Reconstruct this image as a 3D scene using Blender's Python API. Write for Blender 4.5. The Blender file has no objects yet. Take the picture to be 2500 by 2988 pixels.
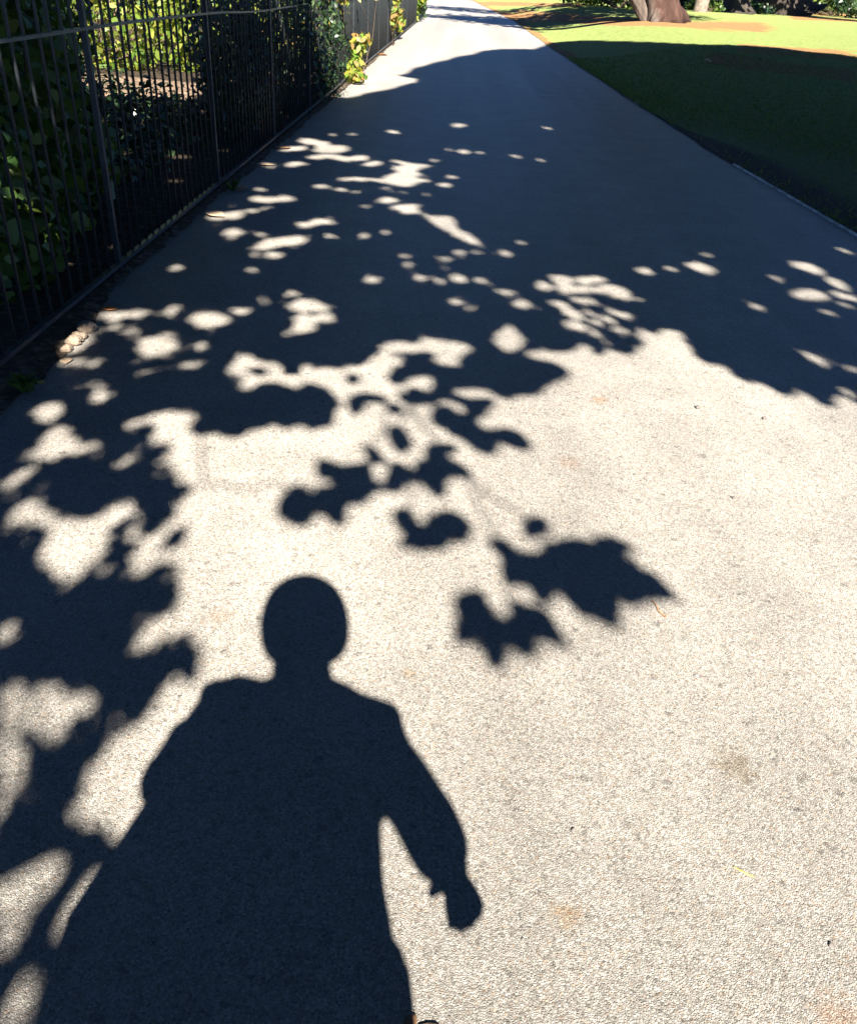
import bpy, bmesh, math, random
import numpy as np
from mathutils import Vector, Matrix
random.seed(7); RNG = np.random.default_rng(7)
C = bpy.context.scene.collection
SC = bpy.context.scene

# ------------------------------------------------------------------ camera
PW, PH, FOC = 2500.0, 2988.0, 2350.0          # the photograph in pixels, focal length in pixels
EYE = 1.35                                    # height of the phone above the path
ROLL = math.radians(4.5)
def _basis():
    n = np.array([-math.sin(ROLL), math.cos(ROLL)])
    vx, vy = 1380 - PW / 2, -75 - PH / 2
    p = math.atan(-(vx * n[0] + vy * n[1]) / FOC)
    up = -np.array([n[0] * math.cos(p), n[1] * math.cos(p), math.sin(p)])
    v = np.array([vx / FOC, vy / FOC, 1.0]); v /= np.linalg.norm(v)
    f = v - up * (v @ up); f /= np.linalg.norm(f)
    return np.stack([np.cross(f, up), f, up])
RB = _basis()
cam = bpy.data.cameras.new('camera'); cam_o = bpy.data.objects.new('camera', cam); C.objects.link(cam_o)
M = Matrix([[RB[i][0], -RB[i][1], -RB[i][2]] for i in range(3)]).to_4x4()
M.translation = Vector((0, 0, EYE))
cam_o.matrix_world = M
cam.sensor_fit = 'HORIZONTAL'; cam.sensor_width = 36.0
cam.lens = FOC / PW * 36.0
cam.clip_start = 0.02; cam.clip_end = 3000
SC.camera = cam_o

# ------------------------------------------------------------------ sky, sun, exposure
SUN_EL = math.radians(40.7)
SD = np.array([-0.189, 0.982]); SD /= np.linalg.norm(SD)      # horizontal way the shadows fall
L = np.array([SD[0] * math.cos(SUN_EL), SD[1] * math.cos(SUN_EL), -math.sin(SUN_EL)])
w = bpy.data.worlds.new('World'); SC.world = w; w.use_nodes = True
nt = w.node_tree; nt.nodes.clear()
sky = nt.nodes.new('ShaderNodeTexSky'); sky.sky_type = 'NISHITA'; sky.sun_disc = False
sky.sun_elevation = SUN_EL; sky.altitude = 6000; sky.air_density = 1.0; sky.dust_density = 0.0; sky.ozone_density = 10.0; sky.sun_rotation = math.atan2(-SD[0], -SD[1])
bg = nt.nodes.new('ShaderNodeBackground'); bg.inputs['Strength'].default_value = 0.05
out = nt.nodes.new('ShaderNodeOutputWorld')
nt.links.new(sky.outputs[0], bg.inputs[0]); nt.links.new(bg.outputs[0], out.inputs[0])
sl = bpy.data.lights.new('sun', 'SUN'); sl.energy = 5.0; sl.angle = math.radians(0.53); sl.color = (1.0, 0.915, 0.795)
sun = bpy.data.objects.new('sun', sl); C.objects.link(sun)
sun.rotation_euler = Vector(L).to_track_quat('-Z', 'Y').to_euler(); sun.location = (4, -12, 18)
SC.view_settings.view_transform = 'Standard'; SC.view_settings.look = 'None'
SC.view_settings.gamma = 1.0; SC.view_settings.exposure = 2.0
SC.cycles.max_bounces = 6

# ------------------------------------------------------------------ terrain and pixel -> ground
def sstep(t):
    t = np.clip(t, 0, 1); return t * t * (3 - 2 * t)
EDGE = np.array([(-8, 3.05), (4, 2.93), (5.9, 2.84), (8.4, 2.64), (11.8, 2.47), (22.5, 2.04), (35.8, 1.69), (60, 0.1), (90, -6), (140, -20)])
LEDGE = np.array([(-8, -1.70), (11, -1.62), (20, -1.68), (30, -1.78), (40, -2.3), (60, -5), (90, -12), (140, -27)])
def edge_x(y): return np.interp(y, EDGE[:, 0], EDGE[:, 1])
def ledge_x(y): return np.interp(y, LEDGE[:, 0], LEDGE[:, 1])
def ground_z(x, y):
    return 0.6 * sstep((x - edge_x(y) - 0.1) / 3.2) * sstep((y - 8.0) / 18.0)
def ray(px, py):
    px = np.asarray(px, float); py = np.asarray(py, float)
    v = np.stack([(px - PW / 2) / FOC, (py - PH / 2) / FOC, np.ones_like(px)], -1)
    return v @ RB.T
def pix(px, py):                                # ground point seen at a photo pixel
    r = ray(px, py); z = 0.0
    for _ in range(30):
        t = (z - EYE) / r[2]; z = 0.6 * z + 0.4 * float(ground_z(r[0] * t, r[1] * t))
    return np.array([r[0] * t, r[1] * t, z])
def to_pix(P):
    c = (np.asarray(P) - np.array([0, 0, EYE])) @ RB
    zc = np.where(c[..., 2] > 0.05, c[..., 2], np.nan)
    return PW / 2 + FOC * c[..., 0] / zc, PH / 2 + FOC * c[..., 1] / zc
# ------------------------------------------------------------------ where the sun reaches the path (read off the photograph)
# Each outline is (origin x, origin y, scale, points); the leaves of the trees are set so that these patches stay open.
K = 2.9283
C1 = (500, 350, K); C2 = (1000, 350, K); C3 = (0, 800, K); C4 = (500, 800, K); C5 = (1000, 800, K); C6 = (1500, 700, K); C7 = (1900, 700, K)
C9 = (0, 1200, K); C12 = (500, 1200, K); C8 = (1000, 1200, K); C13 = (1250, 1500, 2.196); C10 = (0, 1700, K); C11 = (0, 2200, 2.665)
C14 = (900, 100, 2.196); C4Q = (1800, 0, 2.51); FP = (0, 0, 1.0)
def tr(c, pts): return [(c[0] + x / c[2], c[1] + y / c[2]) for x, y in pts]
def P(s): v = [float(a) for a in s.replace(';', ',').split(',')]; return list(zip(v[::2], v[1::2]))
CEN = (tr(C7, P('1800,1400;1690,1340;1600,1310;1540,1330;1525,1380;1545,1420;1460,1390;1380,1340;1330,1290;1260,1270;1200,1290;1180,1320;1130,1315;1070,1280;1010,1240;930,1215;860,1215;800,1195;740,1160;680,1115;630,1075;570,1055;500,1045;450,1025;400,985;370,935;330,895;295,860;310,820;280,790;200,760;110,745;50,755;30,785'))
 + tr(C6, P('1200,790;1160,770;1110,750;1060,765;1020,785;990,795;1040,830;1090,860;1080,885;1010,900;1015,940;960,965;890,945;820,910;770,900;740,940;720,965;690,965;660,930;640,880;590,860;550,875;510,910;440,940;390,945;330,930;240,930;130,925;70,960'))
 + tr(C5, P('1560,620;1575,545;1530,500;1480,470;1470,430;1400,420;1340,440;1320,480;1270,490;1255,560;1230,600;1170,640;1130,620;1060,580;980,560;900,560;830,540;740,530;650,535;600,580;540,560;470,545;400,565;310,580;280,640;240,680;200,720;100,760;20,760'))
 + tr(C4, P('1440,800;1380,780;1310,780;1250,795;1200,760;1140,745;1080,770;1060,810;1000,790;940,750;880,740;820,735;760,710;690,680;620,660;560,680;520,720;490,770;430,820;440,850;510,860;550,885;590,920;570,960;560,990;250,1240;260,1230'))
 + tr(C3, P('1730,1230;1720,1190;1660,1160;1580,1160;1500,1140;1420,1150;1300,1180;1200,1210;1100,1230;1010,1270;990,1300;1020,1340;1080,1360;1160,1330;1260,1290;1300,1310;1270,1360;1220,1400;1260,1440'))
 + tr(C9, P('1270,275;1360,285;1440,310;1400,390;1390,440;1440,530;1490,590;1560,630;1620,655;1560,690;1510,740;1490,810;1450,880;1380,930;1330,980;1300,1010;1210,1050;1170,1110;1120,1190;1070,1260;1070,1340;1100,1400;1190,1440;1290,1410;1330,1340;1380,1310;1450,1340;1480,1390'))
 + tr(C10, P('1490,30;1500,80;1470,160;1420,220;1340,240;1220,310;1120,420;1060,520;1060,580;1120,625;1200,640;1300,610;1400,570;1470,520;1530,495;1600,520;1640,580;1660,650;1650,740;1630,800;1590,800;1540,760;1480,745;1410,770;1370,840;1350,920;1310,1030;1240,1110;1180,1190;1080,1250;980,1280;920,1330;870,1440'))
 + tr(C11, P('750,50;700,130;660,260;620,380;620,480;660,560;730,590;800,570;840,590;860,660;920,720;1000,740;1160,430')) + [(800, 2988), (800, 3500), (3260, 3500), (3260, 1540), (3080, 1440), (3010, 1475), (2900, 1350), (2800, 1330), (2730, 1262), (2640, 1270), (2560, 1205)])
# outlines of leaf shadows and shade bands, later cut out as flat sheets
DARK = [
 (C4, '560,990;630,1015;700,1000;760,960;830,945;900,945;960,970;1030,1000;1090,995;1150,960;1190,950;1260,975;1320,1000;1370,1050;1410,1110;1370,1150;1360,1200;1350,1260;1290,1280;1200,1310;1170,1280;1090,1265;1020,1280;980,1300;940,1270;870,1250;790,1270;740,1300;640,1310;570,1350;530,1370;480,1360;420,1330;340,1320;260,1350;220,1340;195,1300;250,1240'),
 (C5, '430,690;500,675;560,690;570,730;530,780;450,840;410,880;440,910;490,915;540,880;600,860;680,850;760,850;800,880;800,930;830,960;900,970;1020,965;1170,955;1250,975;1320,1010;1370,1040;1420,1040;1464,1017;1594,1017;1644,997;1714,937;1794,902;1864,877;1904,847;1884,817;1834,790;1757,765;1680,745;1590,735;1540,700;1534,667;1500,660;1450,690;1400,690;1350,660;1290,610;1230,580;1160,640;1110,680;1050,710;1010,750;1030,790;990,800;920,800;840,795;770,765;725,735;760,700;720,680;650,680;600,700'),
 (C5, '520,1060;600,990;680,1015;740,1025;800,990;830,955;900,985;900,1010;960,1040;1050,1075;1130,1085;1200,1075;1260,1095;1255,1115;1195,1135;1185,1190;1130,1220;1090,1190;1090,1150;1010,1090;930,1055;850,1050;800,1070;760,1090;700,1085;620,1090;560,1080'),
 (C5, '790,1200;810,1160;870,1140;920,1170;980,1210;1050,1220;1100,1200;1110,1260;1150,1310;1200,1350;1260,1370;1310,1345;1390,1335;1480,1360;1540,1410;1580,1461;1550,1481;1490,1461;1420,1431;1350,1411;1290,1441;1260,1511;1240,1516;1180,1481;1100,1441;1040,1386;960,1346;890,1296;790,1245'),
 (C5, '70,1100;110,1050;180,1035;260,1040;340,1060;330,1080;250,1072;180,1080;150,1110;130,1160;110,1175;85,1150'),
 (C5, '400,1130;440,1130;480,1170;450,1175'), (C5, '55,880;100,872;118,900;75,915'),
 (C4, '690,820;740,812;790,825;780,845;730,842'),
 (C8, '430,150;470,145;510,190;550,260;530,310;500,325;460,290;430,240;415,190'),
 (C8, '215,320;250,330;290,370;320,420;280,420;240,380'),
 (C12, '1280,440;1320,440;1400,480;1500,490;1600,480;1660,460;1680,520;1700,590;1740,650;1690,690;1620,740;1600,770;1560,760;1500,770;1460,810;1450,880;1430,940;1400,935;1370,900;1320,850;1270,835;1200,850;1170,890;1140,940;1100,945;1060,910;1000,895;950,870;940,820;970,750;1030,690;1100,660;1130,690;1200,730;1270,690;1310,670;1390,660;1430,600;1400,570;1350,550;1290,545;1270,500'),
 (C8, '430,470;490,465;540,520;620,530;650,490;680,440;760,430;770,380;740,340;760,310;860,295;940,310;930,335;860,345;850,390;870,440;960,455;1020,490;1055,530;1020,540;960,520;890,530;850,570;830,640;820,690;790,670;750,640;690,590;620,570;550,570;500,610;480,660;430,670;390,655;395,590;420,530'),
 (C8, '465,880;520,855;560,880;580,950;620,1000;690,1010;750,970;780,920;850,880;920,880;990,910;1060,990;1030,1040;1000,1080;920,1075;860,1100;820,1150;740,1150;650,1160;590,1130;530,1130;560,1080;570,1020;530,970;480,940'),
 (C13, '640,90;660,45;710,40;745,70;730,105;680,125;645,125'),
 (C13, '400,185;470,180;510,220;560,265;620,280;680,310;720,270;780,225;850,190;920,180;980,185;1050,205;1110,175;1170,170;1220,190;1270,215;1230,240;1230,280;1280,330;1350,370;1430,400;1490,460;1550,520;1480,515;1400,525;1310,560;1260,530;1200,525;1165,560;1180,620;1185,690;1150,680;1090,640;1030,630;980,620;940,560;890,500;830,475;770,490;740,540;710,520;680,470;640,430;580,420;520,435;495,370;510,300;500,250;450,210'),
 (C13, '200,570;250,525;310,520;340,560;360,620;420,680;500,710;550,700;570,650;550,590;610,610;680,620;740,650;780,710;840,810;760,785;700,770;660,790;630,880;610,880;590,830;540,800;480,810;450,870;430,945;410,940;390,870;370,810;310,780;250,780;205,790;210,720;230,670;210,620'),
 (C11, '-60,930;60,850;300,730;520,730;640,610;790,590;850,680;930,750;1080,720;960,900;880,915;740,880;690,905;560,900;540,840;490,775;400,768;250,845;100,925;-60,1010'),
 (C11, '560,840;700,895;620,1000;510,1150;440,1280;392,1380;402,1510;430,1590;330,1690;230,1655;130,1745;100,1640;175,1510;225,1400;262,1270;335,1160;435,1060;505,950'),
 (C11, '-60,1630;0,1612;80,1605;110,1640;130,1745;50,1890;-60,2080'),
 (C11, '430,1590;560,1480;560,1700;400,2000;330,2110;262,2110;300,2000;340,1880;362,1750;330,1690'),
 (C9, '1430,1140;1480,1060;1545,1030;1540,1070;1480,1125'),
]
# flecks and patches of sun: (frame, brightness, outline)
LIT = [l.split('|') for l in '''C11|.95|740,885;830,905;890,920;830,1010;760,1150;700,1270;620,1370;520,1480;430,1580;410,1500;400,1380;450,1280;520,1150;620,1010;700,920
C11|.85|-40,1010;100,930;250,850;400,770;500,780;540,850;500,950;430,1060;330,1160;260,1270;220,1400;170,1510;80,1600;-40,1620
C11|.9|0,2050;50,1900;130,1750;230,1660;330,1690;360,1750;340,1880;300,2000;250,2130;-20,2130
C10|.72|-30,820;60,770;130,790;200,850;215,920;260,880;350,830;440,800;520,830;560,900;620,940;780,900;770,1010;720,1090;640,1170;560,1230;450,1290;360,1330;270,1300;240,1250;220,1150;190,1200;190,1330;240,1464;245,1520;220,1640;150,1750;90,1830;-30,1840
C10|.4|0,330;60,330;130,390;140,440;90,500;0,520
C9|1|80,830;130,770;200,710;270,690;340,720;370,770;430,800;500,830;540,890;600,900;680,880;760,880;840,860;900,810;980,760;1060,745;1150,750;1210,780;1220,830;1170,890;1100,950;1020,1000;960,1050;950,1130;940,1200;880,1270;800,1350;740,1420;640,1464;500,1480;400,1440;340,1370;300,1280;290,1200;330,1110;380,1040;300,1000;200,980;120,1000;40,1010;30,960
C9|.9|150,380;190,330;260,290;340,270;330,200;370,150;440,120;500,90;580,90;630,130;640,190;700,200;720,260;780,250;830,200;880,140;930,130;970,170;950,230;900,280;850,330;760,370;680,385;560,400;470,430;390,440;250,420;190,420
C9|.5|300,440;340,470;300,530;230,570;160,580;90,620;30,660;0,670;0,610;60,590;130,560;190,510;220,450
C9|.5|560,610;640,520;720,470;780,400;830,430;810,500;770,590;740,670;680,730;600,750;540,730;550,660
C9|.16|980,430;1060,370;1140,370;1170,410;1120,470;1030,500;970,480
C9|.2|1060,1040;1140,980;1210,990;1190,1050;1110,1110;1070,1090
C3|.65|300,1160;320,1110;400,1090;500,1090;550,1140;530,1200;450,1250;380,1280;330,1260
C3|.35|760,1090;800,1000;860,940;930,960;940,1050;900,1120;820,1145
C3|.5|540,930;620,870;720,830;860,820;880,840;800,890;720,920;650,980;570,1000
C3|.2|720,800;780,740;870,740;870,790
C3|1|1200,610;1220,560;1300,545;1400,560;1490,580;1510,620;1460,650;1370,680;1280,690;1220,660
C3|.35|1330,500;1400,480;1470,500;1540,560;1480,560;1400,540
C3|.9|1090,790;1120,740;1200,720;1280,740;1340,720;1400,680;1480,675;1560,700;1620,740;1680,710;1740,730;1757,770;1700,805;1600,810;1450,790;1380,820;1280,850;1180,840;1100,820
C3|.3|1350,330;1380,270;1450,220;1540,210;1580,240;1520,280;1460,310;1490,340;1540,370;1480,400;1400,400
C3|.75|820,350;880,320;980,330;1060,330;1180,300;1270,305;1280,340;1200,370;1060,360;1000,410;930,410;870,370
C3|.4|910,450;960,420;1030,440;1000,470
C3|.3|1030,510;1080,460;1160,450;1180,490;1100,535
C3|.8|510,660;560,590;620,560;680,500;750,490;800,530;760,590;700,640;620,660;560,690
C3|.5|530,770;560,730;600,720;590,770
C3|.2|620,770;720,700;740,720;660,780
C4|1|180,370;240,335;360,335;470,370;480,390;400,430;320,455;230,430
C4|.5|510,320;560,290;640,290;690,320;630,350;540,350
C4|.2|180,600;230,560;310,570;320,610;250,640
C4|.9|1000,270;1050,230;1130,215;1220,230;1340,280;1340,310;1200,310;1060,305
C4|.85|1030,370;1110,340;1200,360;1290,330;1380,330;1410,370;1330,395;1230,390;1200,430;1210,490;1150,520;1050,510;1020,460;1060,420
C4|.15|950,490;1010,480;1020,530;950,530
C4|.2|960,170;1040,130;1110,160;1060,200
C4|.12|720,225;780,205;830,230;770,250
C4|.9|1060,1160;1100,1110;1200,1090;1320,1100;1350,1150;1300,1200;1180,1225;1090,1210
C4|.13|700,1100;760,1020;850,980;920,1010;900,1050;860,1100;880,1160;810,1190;740,1150
C1|1|1100,180;1130,155;1190,160;1260,180;1330,185;1350,220;1440,215;1500,230;1490,260;1400,275;1300,275;1220,260;1260,240;1220,200;1150,200
C1|.8|960,240;1040,225;1130,220;1170,235;1120,255;1000,262;920,270
C1|.9|1140,320;1200,300;1300,285;1400,295;1460,310;1540,320;1600,300;1680,305;1700,330;1640,345;1560,340;1480,350;1390,330;1320,315;1220,330
C1|.8|1610,385;1700,355;1757,350;1800,360;1790,370;1700,395
C1|.55|940,400;980,360;1050,340;1130,350;1200,375;1100,385;1020,410
C1|.5|780,380;830,360;880,380;870,415;820,400
C1|.7|1380,510;1500,490;1600,485;1720,505;1650,520;1560,510;1450,515
C1|.6|1200,560;1280,545;1360,560;1300,580;1220,578
C1|.6|1370,600;1420,575;1510,590;1500,610
C1|.45|1530,612;1580,600;1630,615;1580,630
C1|.4|690,590;750,570;820,595;760,610
C1|.95|680,670;740,650;830,665;900,660;960,645;1040,665;1020,690;950,690;880,685;840,705;740,690
C1|.8|610,760;660,735;730,755;700,790;640,785
C1|.6|730,740;780,725;840,745;790,765
C1|1|330,820;370,780;430,790;480,770;540,745;600,770;600,810;540,840;450,835;350,850
C1|.85|450,960;500,925;570,930;620,960;560,980;480,985
C1|.2|430,1000;500,990;590,1010;520,1030
C1|.4|680,970;740,950;820,970;780,995
C1|1|640,1095;720,1050;790,1010;880,1000;980,990;1080,975;1160,990;1180,1030;1120,1070;1020,1080;940,1090;850,1115;740,1115
C1|.75|790,1150;860,1125;960,1145;920,1175;840,1180
C1|.25|650,1150;700,1130;760,1150;720,1175
C1|.65|1020,900;1070,870;1150,890;1200,850;1290,830;1380,840;1470,870;1370,885;1270,880;1180,895;1120,930;1060,925
C1|.55|-20,1260;60,1230;120,1245;50,1290;-20,1290
C1|.15|630,1280;700,1250;740,1290;660,1310
C1|.15|1290,990;1350,965;1410,1000;1340,1015
C1|.2|1580,980;1640,960;1720,1000;1650,1010
C1|.2|1340,120;1400,110;1410,130;1350,135
C1|.25|1490,125;1540,105;1610,120;1540,135
C2|1|390,350;440,330;500,345;560,355;640,370;740,375;760,400;690,410;640,435;700,460;640,490;770,510;740,530;660,535;600,570;520,570;430,555;320,535;220,515;80,505;110,485;230,490;320,500;350,480;390,455;460,440;400,410;440,385;500,385;460,365
C2|.5|740,345;780,325;820,345;780,360
C2|.6|330,590;380,575;440,590;390,605
C2|.3|450,620;500,600;550,612;500,630
C2|.65|290,690;330,660;400,650;490,675;480,700;400,695;380,720;330,710
C2|1|390,740;460,715;540,715;640,710;710,715;650,750;680,790;740,800;800,815;870,815;940,815;970,855;1030,870;970,890;1000,925;1080,955;1140,1000;1180,1040;1220,1080;1150,1080;1060,1050;960,1010;890,960;800,910;730,860;680,810;600,800;540,815;480,780;420,765
C2|.4|860,485;910,460;970,470;990,505;930,505
C2|.9|805,550;860,532;925,550;870,570
C2|.3|680,635;710,620;745,635;710,650
C2|.85|980,265;1030,250;1085,268;1040,290
C2|.55|1130,275;1170,262;1200,278;1165,290
C2|.3|865,250;900,238;940,252;900,265
C2|.85|930,40;980,25;1070,40;1000,55;970,62
C2|.5|340,95;400,80;490,100;500,125;440,110
C2|.4|1410,295;1460,285;1530,315;1520,335
C2|.35|1645,335;1690,325;1730,345;1680,360
C2|.4|1690,65;1730,50;1800,70;1770,85
C2|.3|130,735;190,720;260,735;190,750
C2|.17|300,960;360,935;430,960;360,985
C2|.15|110,980;170,945;260,990;190,1015
C2|.4|945,1130;990,1100;1050,1125;1000,1165
C2|.25|1070,1125;1120,1110;1170,1130;1110,1145
C2|.2|750,1190;830,1180;920,1160;980,1190;870,1215
C2|.2|430,1150;520,1140;640,1165;520,1180
C2|.25|500,1230;560,1195;630,1230;570,1265
C2|.75|1330,1140;1380,1110;1440,1145;1390,1165
C2|.4|1470,1040;1520,1020;1575,1045;1520,1060
C5|.5|170,40;240,10;330,35;280,70;210,65
C5|.6|600,30;650,5;720,30;660,60
C5|.35|755,50;820,25;890,55;830,85
C5|.8|920,30;980,0;1060,35;1020,65;960,65
C5|.35|1090,50;1160,10;1250,45;1180,90
C5|.65|1310,150;1390,130;1490,155;1400,175
C5|.6|895,235;950,205;1030,230;970,265
C5|.25|1035,290;1080,262;1140,290;1080,320
C5|.85|1450,245;1530,215;1610,255;1570,290;1510,280
C5|.15|1210,700;1270,670;1340,690;1300,730
C5|.25|1380,790;1450,760;1600,840;1500,850
C5|.18|1320,900;1380,870;1460,920;1390,950
C6|.85|190,390;240,345;320,390;280,430;220,425
C6|1|310,305;370,305;440,315;510,330;490,360;460,360;470,390;540,400;630,400;710,410;760,385;840,390;920,410;970,450;985,500;900,500;830,470;850,445;790,430;740,450;660,435;570,435;480,440;430,455;390,410;350,355
C6|.9|530,345;580,310;680,310;770,325;790,345;720,355;650,355;640,385;590,385
C6|.85|310,520;360,505;430,540;500,600;590,650;610,690;540,690;490,660;430,610;370,570
C6|.9|430,710;490,695;570,715;640,740;560,770;490,755
C6|.5|640,690;690,670;740,690;690,720
C6|.4|620,750;680,740;730,800;760,870;700,840
C6|.65|470,510;530,490;590,505;640,490;695,520;640,550;580,530;520,535
C6|.35|570,610;620,590;670,615;620,640
C6|.7|770,595;820,585;880,615;960,620;1030,655;960,670;890,645;820,625
C6|.75|750,660;790,645;870,695;840,715;780,690
C6|.5|860,755;910,745;960,780;930,795
C6|.3|990,500;1040,485;1090,510;1060,525
C6|.9|0,545;60,510;140,545;100,580;30,570
C6|.8|1050,260;1110,235;1190,270;1150,295;1090,285
C6|.4|1260,235;1330,225;1410,255;1340,265
C6|1|1480,205;1570,195;1660,225;1710,270;1640,280;1550,255
C6|.3|1570,120;1640,110;1700,135;1640,145
C7|1|1210,195;1280,190;1380,220;1460,265;1430,290;1320,260;1240,230
C7|.8|1480,325;1550,320;1640,360;1680,410;1620,425;1560,390;1510,360
C7|1|1210,465;1290,425;1380,430;1490,465;1470,505;1350,500;1250,490
C7|.6|1500,450;1570,425;1640,460;1700,480;1800,480;1800,540;1690,510;1620,500
C7|.35|1560,520;1640,530;1757,590;1690,580
C7|.3|960,310;1030,295;1160,345;1060,345
C7|.45|810,545;860,515;940,560;1010,630;930,610;860,585
C7|.3|1380,595;1500,600;1630,640;1520,635
C7|.8|1280,960;1340,960;1430,1000;1490,1050;1430,1055;1340,1010
C7|.5|1660,1090;1720,1080;1790,1100;1790,1135;1700,1125
C7|.5|1550,60;1620,55;1700,110;1745,130;1680,125
C7|.35|1680,10;1757,20;1800,45;1740,35
C7|.35|1550,1250;1650,1270;1757,1310;1757,1380;1690,1320
C13|.12|940,310;990,290;1050,330;1060,380;1000,395;950,350'''.split('\n')]
FARLIT = (tr(C14, P('150,420;185,400;260,405;330,390;370,375;430,365;530,350;600,325;690,305;700,280;640,275;580,262;640,245;670,215;740,200;800,180;880,165;960,140;1060,125;1110,105;1200,95;1300,90;1440,95;1500,75;1540,55'))
 + [(1650, 121), (1700, 118)] + tr(C4Q, P('0,300;300,310;600,325;900,330;1180,350;1400,380;1600,395;1757,420')) + [(3200, 215), (3200, -400), (960, -400), (960, 240)])

# raster of the photograph's sun and shade, two photo pixels a cell, with a margin
MX, MY, CELL = 700, 400, 2.0
NX, NY = int((PW + 2 * MX) / CELL), int((PH + 2 * MY) / CELL)
SHADE = np.ones((NY, NX), bool)
def fill(pts, val, A=None):
    A = SHADE if A is None else A
    p = (np.array(pts) + np.array([MX, MY])) / CELL
    x0, y0 = np.maximum(np.floor(p.min(0)).astype(int), 0); x1, y1 = np.ceil(p.max(0)).astype(int) + 1
    x1 = min(x1, NX); y1 = min(y1, NY)
    if x1 <= x0 or y1 <= y0: return
    gx, gy = np.meshgrid(np.arange(x0, x1) + .5, np.arange(y0, y1) + .5)
    ins = np.zeros(gx.shape, bool); n = len(p)
    for i in range(n):
        xa, ya = p[i]; xb, yb = p[(i + 1) % n]
        if ya == yb: continue
        c = ((ya > gy) != (yb > gy)) & (gx < (xb - xa) * (gy - ya) / (yb - ya) + xa)
        ins ^= c
    A[y0:y1, x0:x1][ins] = val
fill(CEN, False); fill(FARLIT, False)
for c, s in DARK: fill(tr(c, P(s)), True)
FR = dict(C1=C1, C2=C2, C3=C3, C4=C4, C5=C5, C6=C6, C7=C7, C9=C9, C10=C10, C11=C11, C13=C13)
FLECK = np.zeros((NY, NX), bool); DIM = []
for c, b, s in LIT:
    p = np.array(tr(FR[c], P(s))); b = float(b); m = p.mean(0)
    area = abs(np.sum(p[:, 0] * np.roll(p[:, 1], -1) - np.roll(p[:, 0], -1) * p[:, 1])) / 2
    if area > 6500 and b < .95: DIM.append((p, b)); k = 1.0        # small leaves are added later to dim these
    else: k = 1.0 if b > .9 else max(.34, b ** .85 * .98)
    fill(m + (p - m) * k, False)
    if area < 5200: fill(m + (p - m) * k, True, FLECK)

# ------------------------------------------------------------------ helpers
def tag(o, label=None, cat=None, group=None, kind=None):
    if label: o['label'] = label
    if cat: o['category'] = cat
    if group: o['group'] = group
    if kind: o['kind'] = kind
    return o
def empty(name, loc, label, cat, group=None):
    o = bpy.data.objects.new(name, None); C.objects.link(o); o.location = loc; o.empty_display_size = .2
    return tag(o, label, cat, group)
def link(name, me, mat, parent=None, smooth=False):
    o = bpy.data.objects.new(name, me); C.objects.link(o)
    if mat is not None: me.materials.append(mat)
    if smooth and len(me.polygons): me.polygons.foreach_set('use_smooth', [True] * len(me.polygons))
    if parent is not None:
        o.parent = parent; o.matrix_parent_inverse = Matrix.Translation(parent.location).inverted()
    return o
def mesh(name, v, f):
    me = bpy.data.meshes.new(name); me.from_pydata([tuple(map(float, p)) for p in v], [], [tuple(map(int, q)) for q in f]); me.update(); return me
def mesh_np(name, v, counts_per_face, nf):
    """v: (nf*k,3) vertices used once each in order, k verts a face"""
    me = bpy.data.meshes.new(name); k = counts_per_face
    me.vertices.add(len(v)); me.vertices.foreach_set('co', np.asarray(v, np.float32).ravel())
    me.loops.add(nf * k); me.loops.foreach_set('vertex_index', np.arange(nf * k, dtype=np.int32))
    me.polygons.add(nf); me.polygons.foreach_set('loop_start', np.arange(nf, dtype=np.int32) * k)
    me.update(calc_edges=True); return me
def tube(pts, rad, n=10, cap=True, ridge=0):
    pts = [np.array(p, float) for p in pts]; V = []; F = []
    for i, p in enumerate(pts):
        a = pts[max(i - 1, 0)]; b = pts[min(i + 1, len(pts) - 1)]; d = b - a; d /= np.linalg.norm(d) + 1e-9
        s = np.cross(d, [0, 0, 1.0]) if abs(d[2]) < .9 else np.cross(d, [0, 1.0, 0]); s /= np.linalg.norm(s); t = np.cross(s, d)
        r = rad[i]; rx, ry = (r if isinstance(r, (tuple, list)) else (r, r))
        for k in range(n):
            q = 2 * math.pi * k / n; V.append(p + s * rx * math.cos(q) + t * ry * math.sin(q))
    for i in range(len(pts) - 1):
        for k in range(n):
            F.append((i * n + k, i * n + (k + 1) % n, (i + 1) * n + (k + 1) % n, (i + 1) * n + k))
    if ridge:
        for i in range(len(pts)):
            for k in range(n):
                q = 2 * math.pi * k / n; c = pts[i]; j = i * n + k
                V[j] = c + (V[j] - c) * (1 + ridge * math.sin(5 * q + i * .4) + ridge * .7 * math.sin(11 * q - i * .7) + ridge * .5 * math.sin(23 * q))
    if cap: F.append(tuple(range(n))[::-1]); F.append(tuple((len(pts) - 1) * n + k for k in range(n)))
    return V, F
def join(parts):
    V = []; F = []
    for v, f in parts:
        o = len(V); V += list(v); F += [tuple(i + o for i in q) for q in f]
    return V, F
def box(x0, x1, y0, y1, z0, z1):
    V = [(x, y, z) for z in (z0, z1) for y in (y0, y1) for x in (x0, x1)]
    return V, [(0, 2, 3, 1), (4, 5, 7, 6), (0, 1, 5, 4), (2, 6, 7, 3), (0, 4, 6, 2), (1, 3, 7, 5)]

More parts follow.
